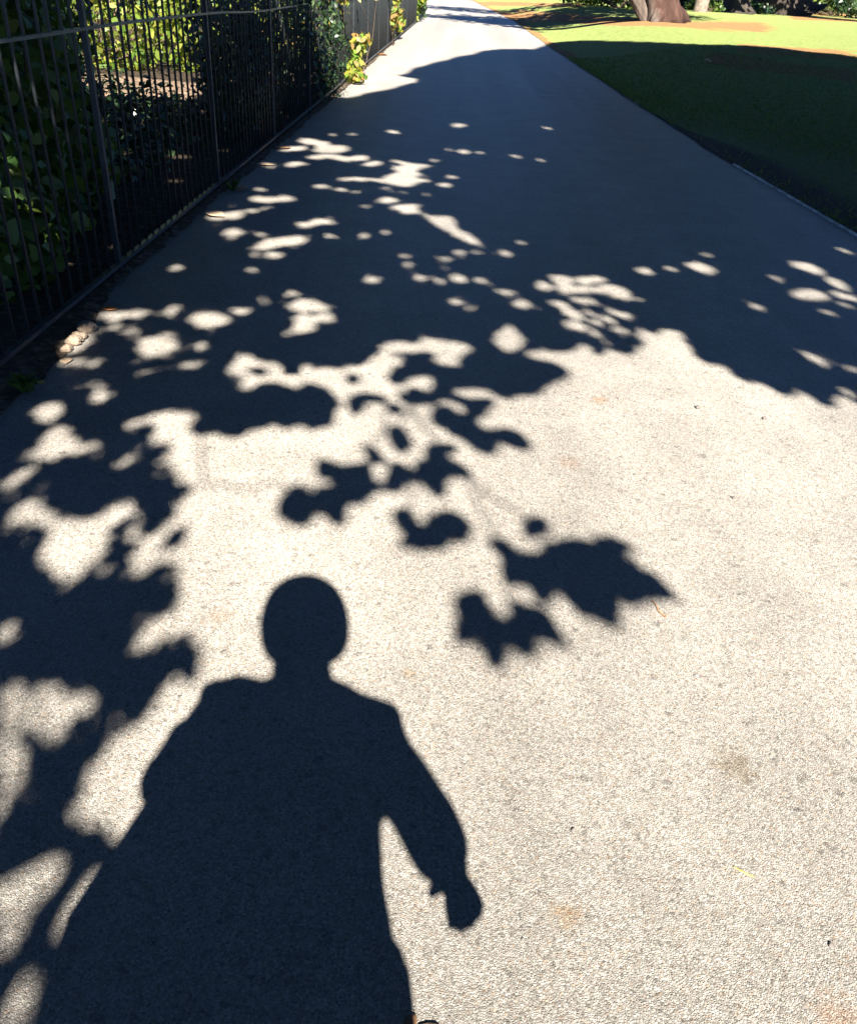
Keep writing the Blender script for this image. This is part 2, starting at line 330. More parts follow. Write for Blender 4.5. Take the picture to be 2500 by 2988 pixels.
# ------------------------------------------------------------------ materials
def mat(name):
    m = bpy.data.materials.new(name); m.use_nodes = True; t = m.node_tree; b = t.nodes['Principled BSDF']; return m, t, b
def N(t, typ, **kw):
    n = t.nodes.new(typ)
    for k, v in kw.items():
        if k in n.inputs: n.inputs[k].default_value = v
        else: setattr(n, k, v)
    return n
def ramp(t, fac, stops):
    r = t.nodes.new('ShaderNodeValToRGB'); el = r.color_ramp.elements
    while len(el) < len(stops): el.new(.5)
    for e, (p, c) in zip(el, stops): e.position = p; e.color = (*c, 1) if len(c) == 3 else c
    t.links.new(fac, r.inputs[0]); return r.outputs[0]
def mix(t, fac, a, b, blend='MIX'):
    n = t.nodes.new('ShaderNodeMix'); n.data_type = 'RGBA'; n.blend_type = blend
    for i, v in ((0, fac), (6, a), (7, b)):
        if hasattr(v, 'type') and hasattr(v, 'is_linked'): t.links.new(v, n.inputs[i])
        else: n.inputs[i].default_value = v if i == 0 else (*v, 1)
    return n.outputs[2]
def g3(v): return (v, v, v)
def bump(t, b, h, strength, dist):
    n = N(t, 'ShaderNodeBump', Strength=strength, Distance=dist); t.links.new(h, n.inputs['Height']); t.links.new(n.outputs[0], b.inputs['Normal'])
def coords(t): return t.nodes.new('ShaderNodeTexCoord').outputs['Object']
def noise(t, co, scale, detail=4, rough=.55, out=0):
    n = N(t, 'ShaderNodeTexNoise', Scale=scale, Detail=detail, Roughness=rough); t.links.new(co, n.inputs['Vector']); return n.outputs[out]
def math_n(t, op, a, b):
    n = t.nodes.new('ShaderNodeMath'); n.operation = op
    for i, v in ((0, a), (1, b)):
        if hasattr(v, 'is_linked'): t.links.new(v, n.inputs[i])
        else: n.inputs[i].default_value = v
    return n.outputs[0]
def simple(name, col, rough=.6, var=.25, scale=20, spec=.5, metal=0):
    m, t, b = mat(name); co = coords(t); f = noise(t, co, scale)
    t.links.new(ramp(t, f, [(.3, tuple(c * (1 - var) for c in col)), (.7, tuple(min(1, c * (1 + var)) for c in col))]), b.inputs['Base Color'])
    b.inputs['Roughness'].default_value = rough; b.inputs['Specular IOR Level'].default_value = spec; b.inputs['Metallic'].default_value = metal
    return m

# asphalt: pale chippings in darker binder, uneven lengthwise streaks and stains
def asphalt():
    m, t, b = mat('asphalt'); co = coords(t)
    vo = N(t, 'ShaderNodeTexVoronoi', Scale=250.0); t.links.new(co, vo.inputs['Vector'])
    vd = N(t, 'ShaderNodeTexVoronoi', Scale=250.0, feature='DISTANCE_TO_EDGE'); t.links.new(co, vd.inputs['Vector'])
    vl = N(t, 'ShaderNodeTexVoronoi', Scale=70.0); t.links.new(co, vl.inputs['Vector'])
    sep = t.nodes.new('ShaderNodeSeparateColor'); t.links.new(vo.outputs['Color'], sep.inputs[0])
    stone = ramp(t, sep.outputs[0], [(0, (.13, .122, .11)), (.10, (.22, .21, .19)), (.5, (.30, .287, .264)), (.82, (.355, .342, .317)), (1, (.44, .425, .40))])
    warm = ramp(t, sep.outputs[1], [(.86, (1, 1, 1)), (1, (1.0, .80, .66))])
    stone = mix(t, 1.0, stone, warm, 'MULTIPLY')
    pit = ramp(t, vd.outputs['Distance'], [(0.0, g3(.6)), (.14, g3(1.0))])
    col = mix(t, 1.0, stone, pit, 'MULTIPLY')
    sp2 = t.nodes.new('ShaderNodeSeparateColor'); t.links.new(vl.outputs['Color'], sp2.inputs[0])
    col = mix(t, 1.0, col, ramp(t, sp2.outputs[0], [(0, g3(.6)), (.03, g3(.95)), (1, g3(1.04))]), 'MULTIPLY')
    mot = ramp(t, noise(t, co, 3.2, 6, .62), [(.3, g3(.80)), (.7, g3(1.06))])
    col = mix(t, 1.0, col, mot, 'MULTIPLY')
    mp = N(t, 'ShaderNodeMapping'); t.links.new(co, mp.inputs[0]); mp.inputs['Scale'].default_value = (1.25, .05, 1)
    streak = ramp(t, noise(t, mp.outputs[0], 1.0, 3), [(.36, g3(.74)), (.62, g3(1.08))])
    col = mix(t, .8, col, streak, 'MULTIPLY')
    # stains, each at its own place on the path
    for (px, py), r, c in (((2145, 2235), .055, (.52, .44, .30)), ((1650, 2668), .035, (.95, .72, .48)), ((2435, 2962), .045, (.95, .66, .50)), ((1750, 1166), .042, (.98, .68, .46)),
                           ((1190, 1965), .02, (.95, .74, .52)), ((1660, 1350), .05, (1, .82, .72)), ((640, 1800), .04, (.95, .8, .7))):
        g = pix(px, py)
        d = N(t, 'ShaderNodeVectorMath', operation='DISTANCE'); t.links.new(co, d.inputs[0]); d.inputs[1].default_value = tuple(g)
        dd = math_n(t, 'ADD', d.outputs['Value'], math_n(t, 'MULTIPLY', math_n(t, 'SUBTRACT', noise(t, co, 45, 4), .5), r * 1.9))
        f = ramp(t, math_n(t, 'DIVIDE', dd, r), [(.35, g3(1)), (1.0, g3(0))])
        col = mix(t, math_n(t, 'MULTIPLY', f, .6), col, mix(t, 1.0, col, c, 'MULTIPLY'))
    t.links.new(col, b.inputs['Base Color'])
    b.inputs['Roughness'].default_value = .5; b.inputs['Diffuse Roughness'].default_value = 1.0; b.inputs['Specular IOR Level'].default_value = .45
    h = ramp(t, vd.outputs['Distance'], [(0, g3(0)), (.3, g3(1))])
    h2 = math_n(t, 'ADD', h, math_n(t, 'MULTIPLY', sep.outputs[2], .8))
    bump(t, b, h2, .75, .0022)
    return m
ASPHALT = asphalt()
def lawn_mat():
    m, t, b = mat('lawn_grass'); co = coords(t)
    f = noise(t, co, 9, 8, .7); g = noise(t, co, .55, 5, .6)
    green = ramp(t, f, [(.28, (.075, .118, .036)), (.5, (.165, .208, .066)), (.72, (.22, .235, .085))])
    dry = ramp(t, f, [(.3, (.15, .09, .04)), (.55, (.225, .128, .056)), (.75, (.28, .18, .08))])
    # straw coloured strips: along the path edge and in bands by the trees
    at = t.nodes.new('ShaderNodeAttribute'); at.attribute_name = 'dry'
    k = math_n(t, 'ADD', at.outputs['Fac'], math_n(t, 'MULTIPLY', math_n(t, 'SUBTRACT', g, .5), 1.1))
    col = mix(t, ramp(t, k, [(.42, g3(0)), (.62, g3(1))]), green, dry)
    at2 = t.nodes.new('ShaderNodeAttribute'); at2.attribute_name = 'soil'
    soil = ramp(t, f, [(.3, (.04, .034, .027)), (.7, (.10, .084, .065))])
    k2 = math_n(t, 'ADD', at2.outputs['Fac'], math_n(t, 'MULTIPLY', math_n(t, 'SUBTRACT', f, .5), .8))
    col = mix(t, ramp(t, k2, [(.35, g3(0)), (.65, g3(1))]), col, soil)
    t.links.new(col, b.inputs['Base Color']); b.inputs['Roughness'].default_value = .9; b.inputs['Specular IOR Level'].default_value = .15
    b.inputs['Diffuse Roughness'].default_value = 1.0
    bump(t, b, noise(t, co, 60, 6, .8), .9, .03)
    return m
LAWN = lawn_mat()
def soil_mat(name, lo, hi, leafy=.0):
    m, t, b = mat(name); co = coords(t); f = noise(t, co, 14, 8, .7)
    vo = N(t, 'ShaderNodeTexVoronoi', Scale=42.0); t.links.new(co, vo.inputs['Vector'])
    col = ramp(t, f, [(.3, lo), (.7, hi)])
    sp = t.nodes.new('ShaderNodeSeparateColor'); t.links.new(vo.outputs['Color'], sp.inputs[0])
    col = mix(t, 1.0, col, ramp(t, sp.outputs[0], [(0, g3(.5)), (.7, g3(1.0)), (1, g3(1.8))]), 'MULTIPLY')
    t.links.new(col, b.inputs['Base Color']); b.inputs['Roughness'].default_value = .95; b.inputs['Specular IOR Level'].default_value = .15
    bump(t, b, f, 1.0, .03); return m
SOIL = soil_mat('garden_soil', (.022, .018, .014), (.085, .062, .045))
SAND = soil_mat('dry_earth', (.16, .115, .08), (.30, .22, .16))
LITTER = soil_mat('fence_litter', (.05, .042, .034), (.15, .115, .085))
def leaf_mat(name, cols, trans=.35, rough=.45, spec=.4):
    m, t, b = mat(name); ge = t.nodes.new('ShaderNodeNewGeometry')
    col = ramp(t, ge.outputs['Random Per Island'], [(i / max(1, len(cols) - 1), c) for i, c in enumerate(cols)])
    t.links.new(col, b.inputs['Base Color']); b.inputs['Roughness'].default_value = rough; b.inputs['Specular IOR Level'].default_value = spec
    tr_ = t.nodes.new('ShaderNodeBsdfTranslucent'); t.links.new(mix(t, 1.0, col, (1.5, 1.4, .5), 'MULTIPLY'), tr_.inputs[0])
    ms = t.nodes.new('ShaderNodeMixShader'); ms.inputs[0].default_value = trans
    o = t.nodes['Material Output']; t.links.new(b.outputs[0], ms.inputs[1]); t.links.new(tr_.outputs[0], ms.inputs[2]); t.links.new(ms.outputs[0], o.inputs[0])
    return m
LEAF_TREE = leaf_mat('tree_leaf', [(.03, .06, .015), (.05, .09, .02), (.04, .07, .018)], .0)
LEAF_CROWN = leaf_mat('park_tree_leaf', [(.03, .07, .02), (.06, .11, .03), (.09, .13, .03)], .1)
LEAF_DARK = leaf_mat('dark_shrub_leaf', [(.012, .035, .018), (.03, .065, .025), (.05, .09, .03), (.025, .05, .03)], .12, .35, .5)
LEAF_MID = leaf_mat('mid_shrub_leaf', [(.03, .08, .02), (.07, .14, .025), (.12, .17, .03), (.05, .10, .03)], .3, .38, .5)
LEAF_LIT = leaf_mat('bright_hedge_leaf', [(.05, .12, .02), (.13, .22, .03), (.22, .28, .04), (.30, .30, .06), (.10, .19, .03)], .4)
LEAF_CLIMB = leaf_mat('climber_leaf', [(.10, .22, .03), (.20, .30, .04), (.36, .34, .05), (.14, .24, .10), (.42, .22, .08), (.12, .25, .04)], .35)
def bark_trunk():
    m, t, b = mat('pale_flaking_bark'); co = coords(t); mp = N(t, 'ShaderNodeMapping'); t.links.new(co, mp.inputs[0]); mp.inputs['Scale'].default_value = (1, 1, .22)
    f = noise(t, mp.outputs[0], 6, 6, .65); g = noise(t, co, 1.6, 4)
    brown = ramp(t, f, [(.3, (.03, .018, .014)), (.55, (.075, .042, .034)), (.75, (.12, .075, .06))]); pale = ramp(t, f, [(.3, (.07, .055, .047)), (.7, (.17, .135, .115))])
    sp = t.nodes.new('ShaderNodeSeparateXYZ'); t.links.new(co, sp.inputs[0])
    k = math_n(t, 'ADD', math_n(t, 'MULTIPLY', sp.outputs['Z'], -.55), math_n(t, 'ADD', math_n(t, 'MULTIPLY', math_n(t, 'SUBTRACT', TRX, sp.outputs['X']), 1.25), math_n(t, 'MULTIPLY', g, .7)))
    t.links.new(mix(t, ramp(t, k, [(.05, g3(0)), (.30, g3(1))]), brown, pale), b.inputs['Base Color']); b.inputs['Roughness'].default_value = .95; b.inputs['Specular IOR Level'].default_value = .15
    bump(t, b, f, 1.0, .06); return m
TRX = float(pix(1905, 62)[0]) + .25
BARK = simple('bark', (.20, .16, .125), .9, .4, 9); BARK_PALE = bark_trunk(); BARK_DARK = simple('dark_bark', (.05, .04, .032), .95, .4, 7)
PAINT = simple('railing_paint', (.026, .032, .036), .45, .3, 30, .4)
RAIL = simple('pale_rail_paint', (.045, .052, .06), .36, .45, 16, .6)  # rails paler than the bars and more varied in tone
WOOD = simple('twig_bark', (.10, .07, .045), .85, .3, 40)

# ------------------------------------------------------------------ ground, path, lawn
def sheet(name, xs_of, ys, zf, m, kind='structure', attrs=None):
    V = []; F = []; nx = None
    for y in ys:
        xs = xs_of(y); nx = len(xs)
        for x in xs: V.append((x, y, zf(x, y)))
    for j in range(len(ys) - 1):
        for i in range(nx - 1): F.append((j * nx + i, j * nx + i + 1, (j + 1) * nx + i + 1, (j + 1) * nx + i))
    me = mesh(name, V, F)
    for an, fn in (attrs or {}).items():
        a = me.attributes.new(an, 'FLOAT', 'POINT'); a.data.foreach_set('value', [float(fn(*v)) for v in V])
    o = link(name, me, m, smooth=True); tag(o, kind=kind); return o
YS = list(np.arange(-12, 40, .5)) + list(np.arange(40, 140, 2.0))
sheet('ground', lambda y: [-900, -300, -100, -40, 0, 40, 100, 300, 900], [-300, -60, -20, 0, 20, 60, 140, 300, 900, 2200], lambda x, y: -.03 if y < 200 else -.03, SOIL)
sheet('path', lambda y: list(np.linspace(float(ledge_x(y)) + .02, float(edge_x(y)), 9)), YS, lambda x, y: 0.0, ASPHALT)
sheet('garden_soil', lambda y: list(float(ledge_x(y)) + .02 - np.array([0, .4, .8, 1.4, 2.2, 3.2, 5, 8, 14, 30])[::-1]), [y for y in YS if y < 41],
      lambda x, y: -.006 + .03 * math.sin(x * 3.1) * math.sin(y * 2.3) * min(1, max(0, -1.9 - x)), SOIL)
def dry_f(x, y, z):
    e = x - float(edge_x(y)); d = 0.0
    if y > 20: d = max(d, .75 - abs(e - .12) * 1.6)                       # straw along the path edge
    px, py = to_pix(np.array([x, y, z])); px = float(px); py = float(py)
    for (x0, y0, x1, y1, wd) in ((1440, 44, 2250, 80, 13), (1500, 30, 1700, 45, 4), (2000, 12, 2520, 44, 9), (2150, 140, 2520, 160, 16), (2300, 50, 2520, 60, 6), (2050, 165, 2500, 225, 22), (1350, 8, 1700, 14, 7)):
        if x0 <= px <= x1: d = max(d, 1.0 - abs(py - (y0 + (y1 - y0) * (px - x0) / (x1 - x0))) / wd * .55)
    return min(d, 1.0)
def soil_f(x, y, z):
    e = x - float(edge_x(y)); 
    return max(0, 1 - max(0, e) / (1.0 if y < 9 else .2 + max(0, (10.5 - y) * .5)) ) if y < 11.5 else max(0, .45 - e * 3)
LX = np.concatenate([np.arange(0, 1.0, .12), np.arange(1, 6, .25), np.arange(6, 20, .6), np.arange(20, 60, 3), np.arange(60, 260, 20)])
LY = list(np.arange(-12, 60, .3)) + list(np.arange(60, 140, 1.5)) 
sheet('lawn', lambda y: list(float(edge_x(y)) + (.0 if y < 8.6 else -.02 + .022 * math.sin(y * 7.3) * math.sin(y * 2.9) + .012 * math.sin(y * 1.3)) + LX), LY, lambda x, y: float(ground_z(x, y)) + .008, LAWN, attrs={'dry': dry_f, 'soil': soil_f})
sheet('far_lawn', lambda y: [-60, -20, 0, 20, 60, 140, 240], [139, 160, 200, 260, 340], lambda x, y: .2 if x < -10 else .6, LAWN, attrs={'dry': lambda x, y, z: .6, 'soil': lambda x, y, z: 0})
# narrow concrete kerb showing along the right edge
ky = np.arange(3.0, 8.45, .1); KV = []; KF = []
for y in ky:
    e = float(edge_x(y)); j = random.uniform(-.004, .004)
    KV += [(e - .012 + j, y, -.02), (e - .009 + j, y, .012), (e + .007 + j, y, .014), (e + .014 + j, y, -.02)]
for i in range(len(ky) - 1):
    for k in range(3): KF.append((i * 4 + k, i * 4 + k + 1, i * 4 + 4 + k + 1, i * 4 + 4 + k))
tag(link('kerb', mesh('kerb', KV, KF), simple('kerb_concrete', (.50, .50, .49), .85, .5, 9)), kind='structure')
# leaf litter along the foot of the railings
sheet('leaf_litter', lambda y: list(float(ledge_x(y)) + .01 + np.linspace(0, .045 + .02 * abs(math.sin(y * 1.7)) + .012 * math.sin(y * 17) * math.sin(y * 5.3) + RNG.uniform(-.006, .01) + .10 * float(sstep((4.0 - y) / 1.1)), 5)), list(np.arange(1, 30, .05)),
      lambda x, y: .004 + .012 * max(0, 1 - (x - float(ledge_x(y))) / .12) , LITTER, kind='stuff')

# ------------------------------------------------------------------ crowns of the trees that shade the path
def uvw(): 
    U = np.array([SD[1], -SD[0], 0.0]); V = np.array([SD[0] * math.sin(SUN_EL), SD[1] * math.sin(SUN_EL), math.cos(SUN_EL)]); return U, V
U3, V3 = uvw()
U0, V0, GC = -6.5, -1.6, .010
NU, NV = int(23.5 / GC), int(19.6 / GC)
uu, vv = np.meshgrid(U0 + (np.arange(NU) + .5) * GC, V0 + (np.arange(NV) + .5) * GC)
zt = np.zeros_like(uu)
for _ in range(4):                             # where the sun ray of each cell meets the ground
    ww = (vv * math.cos(SUN_EL) - zt) / math.sin(SUN_EL)
    gx = uu * U3[0] + vv * V3[0] + ww * L[0]; gy = uu * U3[1] + vv * V3[1] + ww * L[1]
    zt = ground_z(gx, gy)
cx, cy = to_pix(np.stack([gx, gy, zt], -1))
ok = np.isfinite(cx) & (gy > .3)
ix = np.clip(np.nan_to_num((cx + MX) / CELL, nan=-1), -1, NX).astype(int); iy = np.clip(np.nan_to_num((cy + MY) / CELL, nan=-1), -1, NY).astype(int)
inside = ok & (ix >= 0) & (ix < NX) & (iy >= 0) & (iy < NY)
S = np.ones(uu.shape, bool)
S[~inside & (gx > .2) & (gy < 3.0 + .22 * np.sin(gx * 2.1) + .12 * np.sin(gx * 5.3) + .06 * np.sin(gx * 13))] = False   # the sunny part of the path goes on beside the picture
S[inside] = SHADE[iy[inside], ix[inside]]
left = gx < ledge_x(gy)
S[left & (gy > 10.8)] = False
S[left & (gx < -3.0) & (gy > 9.3 + .25 * np.sin(gx * 5.3) + .15 * np.sin(gx * 13))] = False
S[(gy > 26) & (gx < 2)] = False; S[gy > 31] = False
gap = np.zeros(uu.shape, bool)                 # flecks of sun among the garden plants
for q in range(300):
    a = RNG.uniform(-6, -1.8); b_ = RNG.uniform(-1, 10.5); r = RNG.uniform(.02, .085)
    if q > 170: a = RNG.uniform(-5.2, -2.6); b_ = RNG.uniform(8.1, 9.6)
    if q > 286: a = RNG.uniform(-2.25, -1.8); b_ = RNG.uniform(3.8, 4.4); r = RNG.uniform(.015, .05)
    i0 = (np.array([a, b_, 0]) @ U3 - U0) / GC; j0 = (np.array([a, b_, 0]) @ V3 - V0) / GC; rr = int(r / GC) + 1
    i0, j0 = int(i0), int(j0)
    if rr < i0 < NU - rr and rr < j0 < NV - rr: gap[j0 - rr // 2:j0 + rr // 2 + 1, i0 - rr:i0 + rr + 1] = True
S[gap & left] = False
for q in range(90):                            # and flecks of sun in the shade just left of the picture
    a = RNG.uniform(-1.6, -.5); b_ = RNG.uniform(-.4, 2.9); r = RNG.uniform(.015, .06); S[inside & (cx < -20) & (np.hypot(gx - a, (gy - b_) * RNG.uniform(.6, 1.2)) < r)] = False
_f = np.zeros_like(S); _f[inside] = FLECK[iy[inside], ix[inside]] & ~SHADE[iy[inside], ix[inside]]
_o = S
for q in range(2):
    _s = S.copy(); S[1:] |= _s[:-1]; S[:-1] |= _s[1:]; _t = S.copy(); S[:, 1:] |= _t[:, :-1]; S[:, :-1] |= _t[:, 1:]
    if q == 0: _o = S.copy()
S &= ~_f; S = np.where((gy < 1.2) & inside, _o, S)
del ww, zt, ok, ix, iy, cx, cy, _s, _t, _f, _o
TC_Y = [0, 1, 2, 3, 6, 10, 16, 24, 32]; TC_T = [3.7, 4.3, 5.3, 5.8, 8.1, 11.5, 15, 19, 22]
GY = gy.astype(np.float32)
def maple():
    # five-lobed leaf outline, unit radius
    o = []
    for ang, r in ((-90, .18), (-62, .62), (-38, .50), (-10, .88), (14, .56), (38, .90), (62, .58), (90, 1.08), (118, .58), (142, .90), (166, .56), (190, .88), (218, .50), (242, .62)):
        o.append((r * math.cos(math.radians(ang)), r * math.sin(math.radians(ang))))
    return np.array(o)
ML = maple(); NM = len(ML)
def inside_poly(poly, q):
    ins = np.zeros(len(q), bool)
    for i in range(len(poly)):
        (xa, ya), (xb, yb) = poly[i], poly[(i + 1) % len(poly)]
        if ya == yb: continue
        ins ^= ((ya > q[:, 1]) != (yb > q[:, 1])) & (q[:, 0] < (xb - xa) * (q[:, 1] - ya) / (yb - ya) + xa)
    return ins
gq = np.stack(np.meshgrid(np.linspace(-1.1, 1.1, 24), np.linspace(-1.1, 1.1, 24)), -1).reshape(-1, 2); gq = gq[inside_poly(ML, gq)]
TEST = np.concatenate([gq, ML * .97]); COVP = gq
cov = ~S
LEAVES = []
def grow_lit(k):
    lit = ~S; o = lit.copy()
    for d in range(1, k + 1):
        o[d:] |= lit[:-d]; o[:-d] |= lit[d:]
    lit = o.copy()
    for d in range(1, k + 1):
        o[:, d:] |= lit[:, :-d]; o[:, :-d] |= lit[:, d:]
    return ~o
def place(radius, batch, tries, tol, tmin=0, tmax=99, zone=None):
    global cov
    kd = int(round(.10 * radius / GC)); ST = grow_lit(kd) if kd else S
    for _ in range(tries):
        free = np.flatnonzero((~cov if zone is None else ~cov & zone).ravel())
        if len(free) < 60: return
        c = RNG.choice(free, min(batch, len(free)), replace=False); jy, jx = np.divmod(c, NU)
        tcc = np.interp(GY[jy, jx], TC_Y, TC_T); k = (tcc >= tmin) & (tcc < tmax); jx, jy, tcc = jx[k], jy[k], tcc[k]
        if not len(jx): return
        R = radius * RNG.uniform(.8, 1.2, len(jx)); A = RNG.uniform(0, 2 * math.pi, len(jx))
        off = RNG.uniform(-.5, .5, (len(jx), 2)) * R[:, None]
        u = U0 + (jx + .5) * GC + off[:, 0]; v = V0 + (jy + .5) * GC + off[:, 1]
        ca, sa = np.cos(A), np.sin(A)
        def pts(T): return u[:, None] + R[:, None] * (T[None, :, 0] * ca[:, None] - T[None, :, 1] * sa[:, None]), v[:, None] + R[:, None] * (T[None, :, 0] * sa[:, None] + T[None, :, 1] * ca[:, None])
        tu, tv = pts(TEST)
        a = np.clip(((tu - U0) / GC).astype(int), 0, NU - 1); b = np.clip(((tv - V0) / GC).astype(int), 0, NV - 1)
        good = (~ST[b, a]).sum(1) <= tol
        if not good.any(): continue
        u, v, R, A, tcc, ca, sa = u[good], v[good], R[good], A[good], tcc[good], ca[good], sa[good]
        pu, pv = pts(COVP)
        a = np.clip(((pu - U0) / GC).astype(int), 0, NU - 1); b = np.clip(((pv - V0) / GC).astype(int), 0, NV - 1)
        cov[b, a] = True
        if R.mean() < GC * 6: cov[np.clip(b + 1, 0, NV - 1), a] = True
        LEAVES.append(np.stack([u, v, R, A, tcc], 1))
for rad, batch, tries, tol, tmin in ((.42, 700, 26, 1, 11), (.30, 900, 24, 1, 8), (.20, 1200, 24, 1, 0), (.13, 1500, 26, 1, 0), (.09, 2500, 24, 1, 0), (.06, 4000, 22, 1, 0), (.038, 6000, 16, 1, 0), (.024, 7000, 10, 2, 0)):
    place(rad, batch, tries, tol, tmin)
NEAR = inside & (GY < 7.5)
for rad, batch, tries, tol in ((.12, 500, 30, 1), (.09, 800, 30, 1), (.065, 1200, 30, 1), (.045, 1600, 30, 1), (.03, 2500, 30, 1), (.018, 4000, 30, 2)):
    place(rad, batch, tries, tol, zone=NEAR)
for p, b in DIM:                               # veils of small leaves scattered to dim the sun patches
    G = np.array([pix(*q) for q in p]); pu, pv = G @ U3, G @ V3; ar = abs(np.sum(pu * np.roll(pv, -1) - np.roll(pu, -1) * pv)) / 2
    r_ = .024; nl = int((1 - b * b) * ar / (1.5 * r_ * r_)) + 1; q = np.stack([RNG.uniform(pu.min(), pu.max(), nl * 6), RNG.uniform(pv.min(), pv.max(), nl * 6)], 1)
    q = q[inside_poly(np.stack([pu, pv], 1), q)][:nl]
    LEAVES.append(np.stack([q[:, 0], q[:, 1], np.full(len(q), r_), RNG.uniform(0, 6.28, len(q)), np.full(len(q), 7.0)], 1))
LV = np.concatenate(LEAVES)
print('leaves', len(LV), 'open shade', float((~cov).sum()) / float(S.sum()))
def to_world(u, v, t, gz=0.0):
    w_ = (v * math.cos(SUN_EL) - gz) / math.sin(SUN_EL) - t
    return u[..., None] * U3 + v[..., None] * V3 + w_[..., None] * L
n = len(LV); R = LV[:, 2]; A = LV[:, 3]
t_ = np.maximum(LV[:, 4] * (1 + np.clip(RNG.normal(0, .11, n), -.25, .25)), 3.7)
lu = R[:, None] * (ML[None, :, 0] * np.cos(A)[:, None] - ML[None, :, 1] * np.sin(A)[:, None]); lv = R[:, None] * (ML[None, :, 0] * np.sin(A)[:, None] + ML[None, :, 1] * np.cos(A)[:, None])
tilt = RNG.normal(0, .45, (n, 2))
LW = to_world(LV[:, 0][:, None] + lu, LV[:, 1][:, None] + lv, t_[:, None] + lu * tilt[:, :1] + lv * tilt[:, 1:] + .12 * np.hypot(lu, lv))
# foliage added overhead to block sky light; none of it may shade a sunny patch
def fill_leaves(n, box_, rad):
    p = np.stack([RNG.uniform(*box_[i], n) for i in range(3)], 1); R_ = rad * RNG.uniform(.8, 1.3, n); A_ = RNG.uniform(0, 6.28, n)
    u_ = p @ U3; v_ = p @ V3; t0 = (v_ * math.cos(SUN_EL)) / math.sin(SUN_EL) - p @ L
    lu_ = R_[:, None] * (ML[None, :, 0] * np.cos(A_)[:, None] - ML[None, :, 1] * np.sin(A_)[:, None]); lv_ = R_[:, None] * (ML[None, :, 0] * np.sin(A_)[:, None] + ML[None, :, 1] * np.cos(A_)[:, None])
    okk = np.ones(n, bool)
    for q in COVP:
        du = R_ * (q[0] * np.cos(A_) - q[1] * np.sin(A_)); dv = R_ * (q[0] * np.sin(A_) + q[1] * np.cos(A_))
        a = ((u_ + du - U0) / GC).astype(int); b = ((v_ + dv - V0) / GC).astype(int)
        ins = (a >= 0) & (a < NU) & (b >= 0) & (b < NV); okk &= SG[np.clip(b, 0, NV - 1), np.clip(a, 0, NU - 1)] | ~ins
    u_, v_, t0, lu_, lv_ = u_[okk], v_[okk], t0[okk], lu_[okk], lv_[okk]; ti = RNG.normal(0, .7, (len(u_), 2))
    return to_world(u_[:, None] + lu_, v_[:, None] + lv_, t0[:, None] + lu_ * ti[:, :1] + lv_ * ti[:, 1:] + .1 * np.hypot(lu_, lv_))
SG = grow_lit(4)
FILL = np.concatenate([fill_leaves(26000, ((-7, 10), (-9, 6), (4.2, 14)), .36), fill_leaves(9000, ((-8, 8), (-7, 4), (2.9, 6.0)), .2)])
LW = np.concatenate([LW, FILL]); LC = LW.mean(1); print('fill', len(FILL))
TREES = [('plane_tree', (-4.4, -3.4), .26, 9.5, 'smaller leafy tree behind the railings and the photographer, its low boughs hanging over the path'),
         ('plane_tree', (6.6, -2.6), .55, 15.0, 'tall broad tree on the lawn behind the photographer whose crown shades path and lawn')]
own = np.where((LC[:, 0] < 1.6) & (LC[:, 2] < 7.0), 0, 1)
def shade_ok(p):
    """does a point up in the crown throw its shadow where the photograph has shade (or out of the picture)?"""
    p = np.asarray(p, float); u = p @ U3; v = p @ V3
    i = int((u - U0) / GC); j = int((v - V0) / GC)
    if 0 <= i < NU and 0 <= j < NV: return bool(S[j, i])
    return True
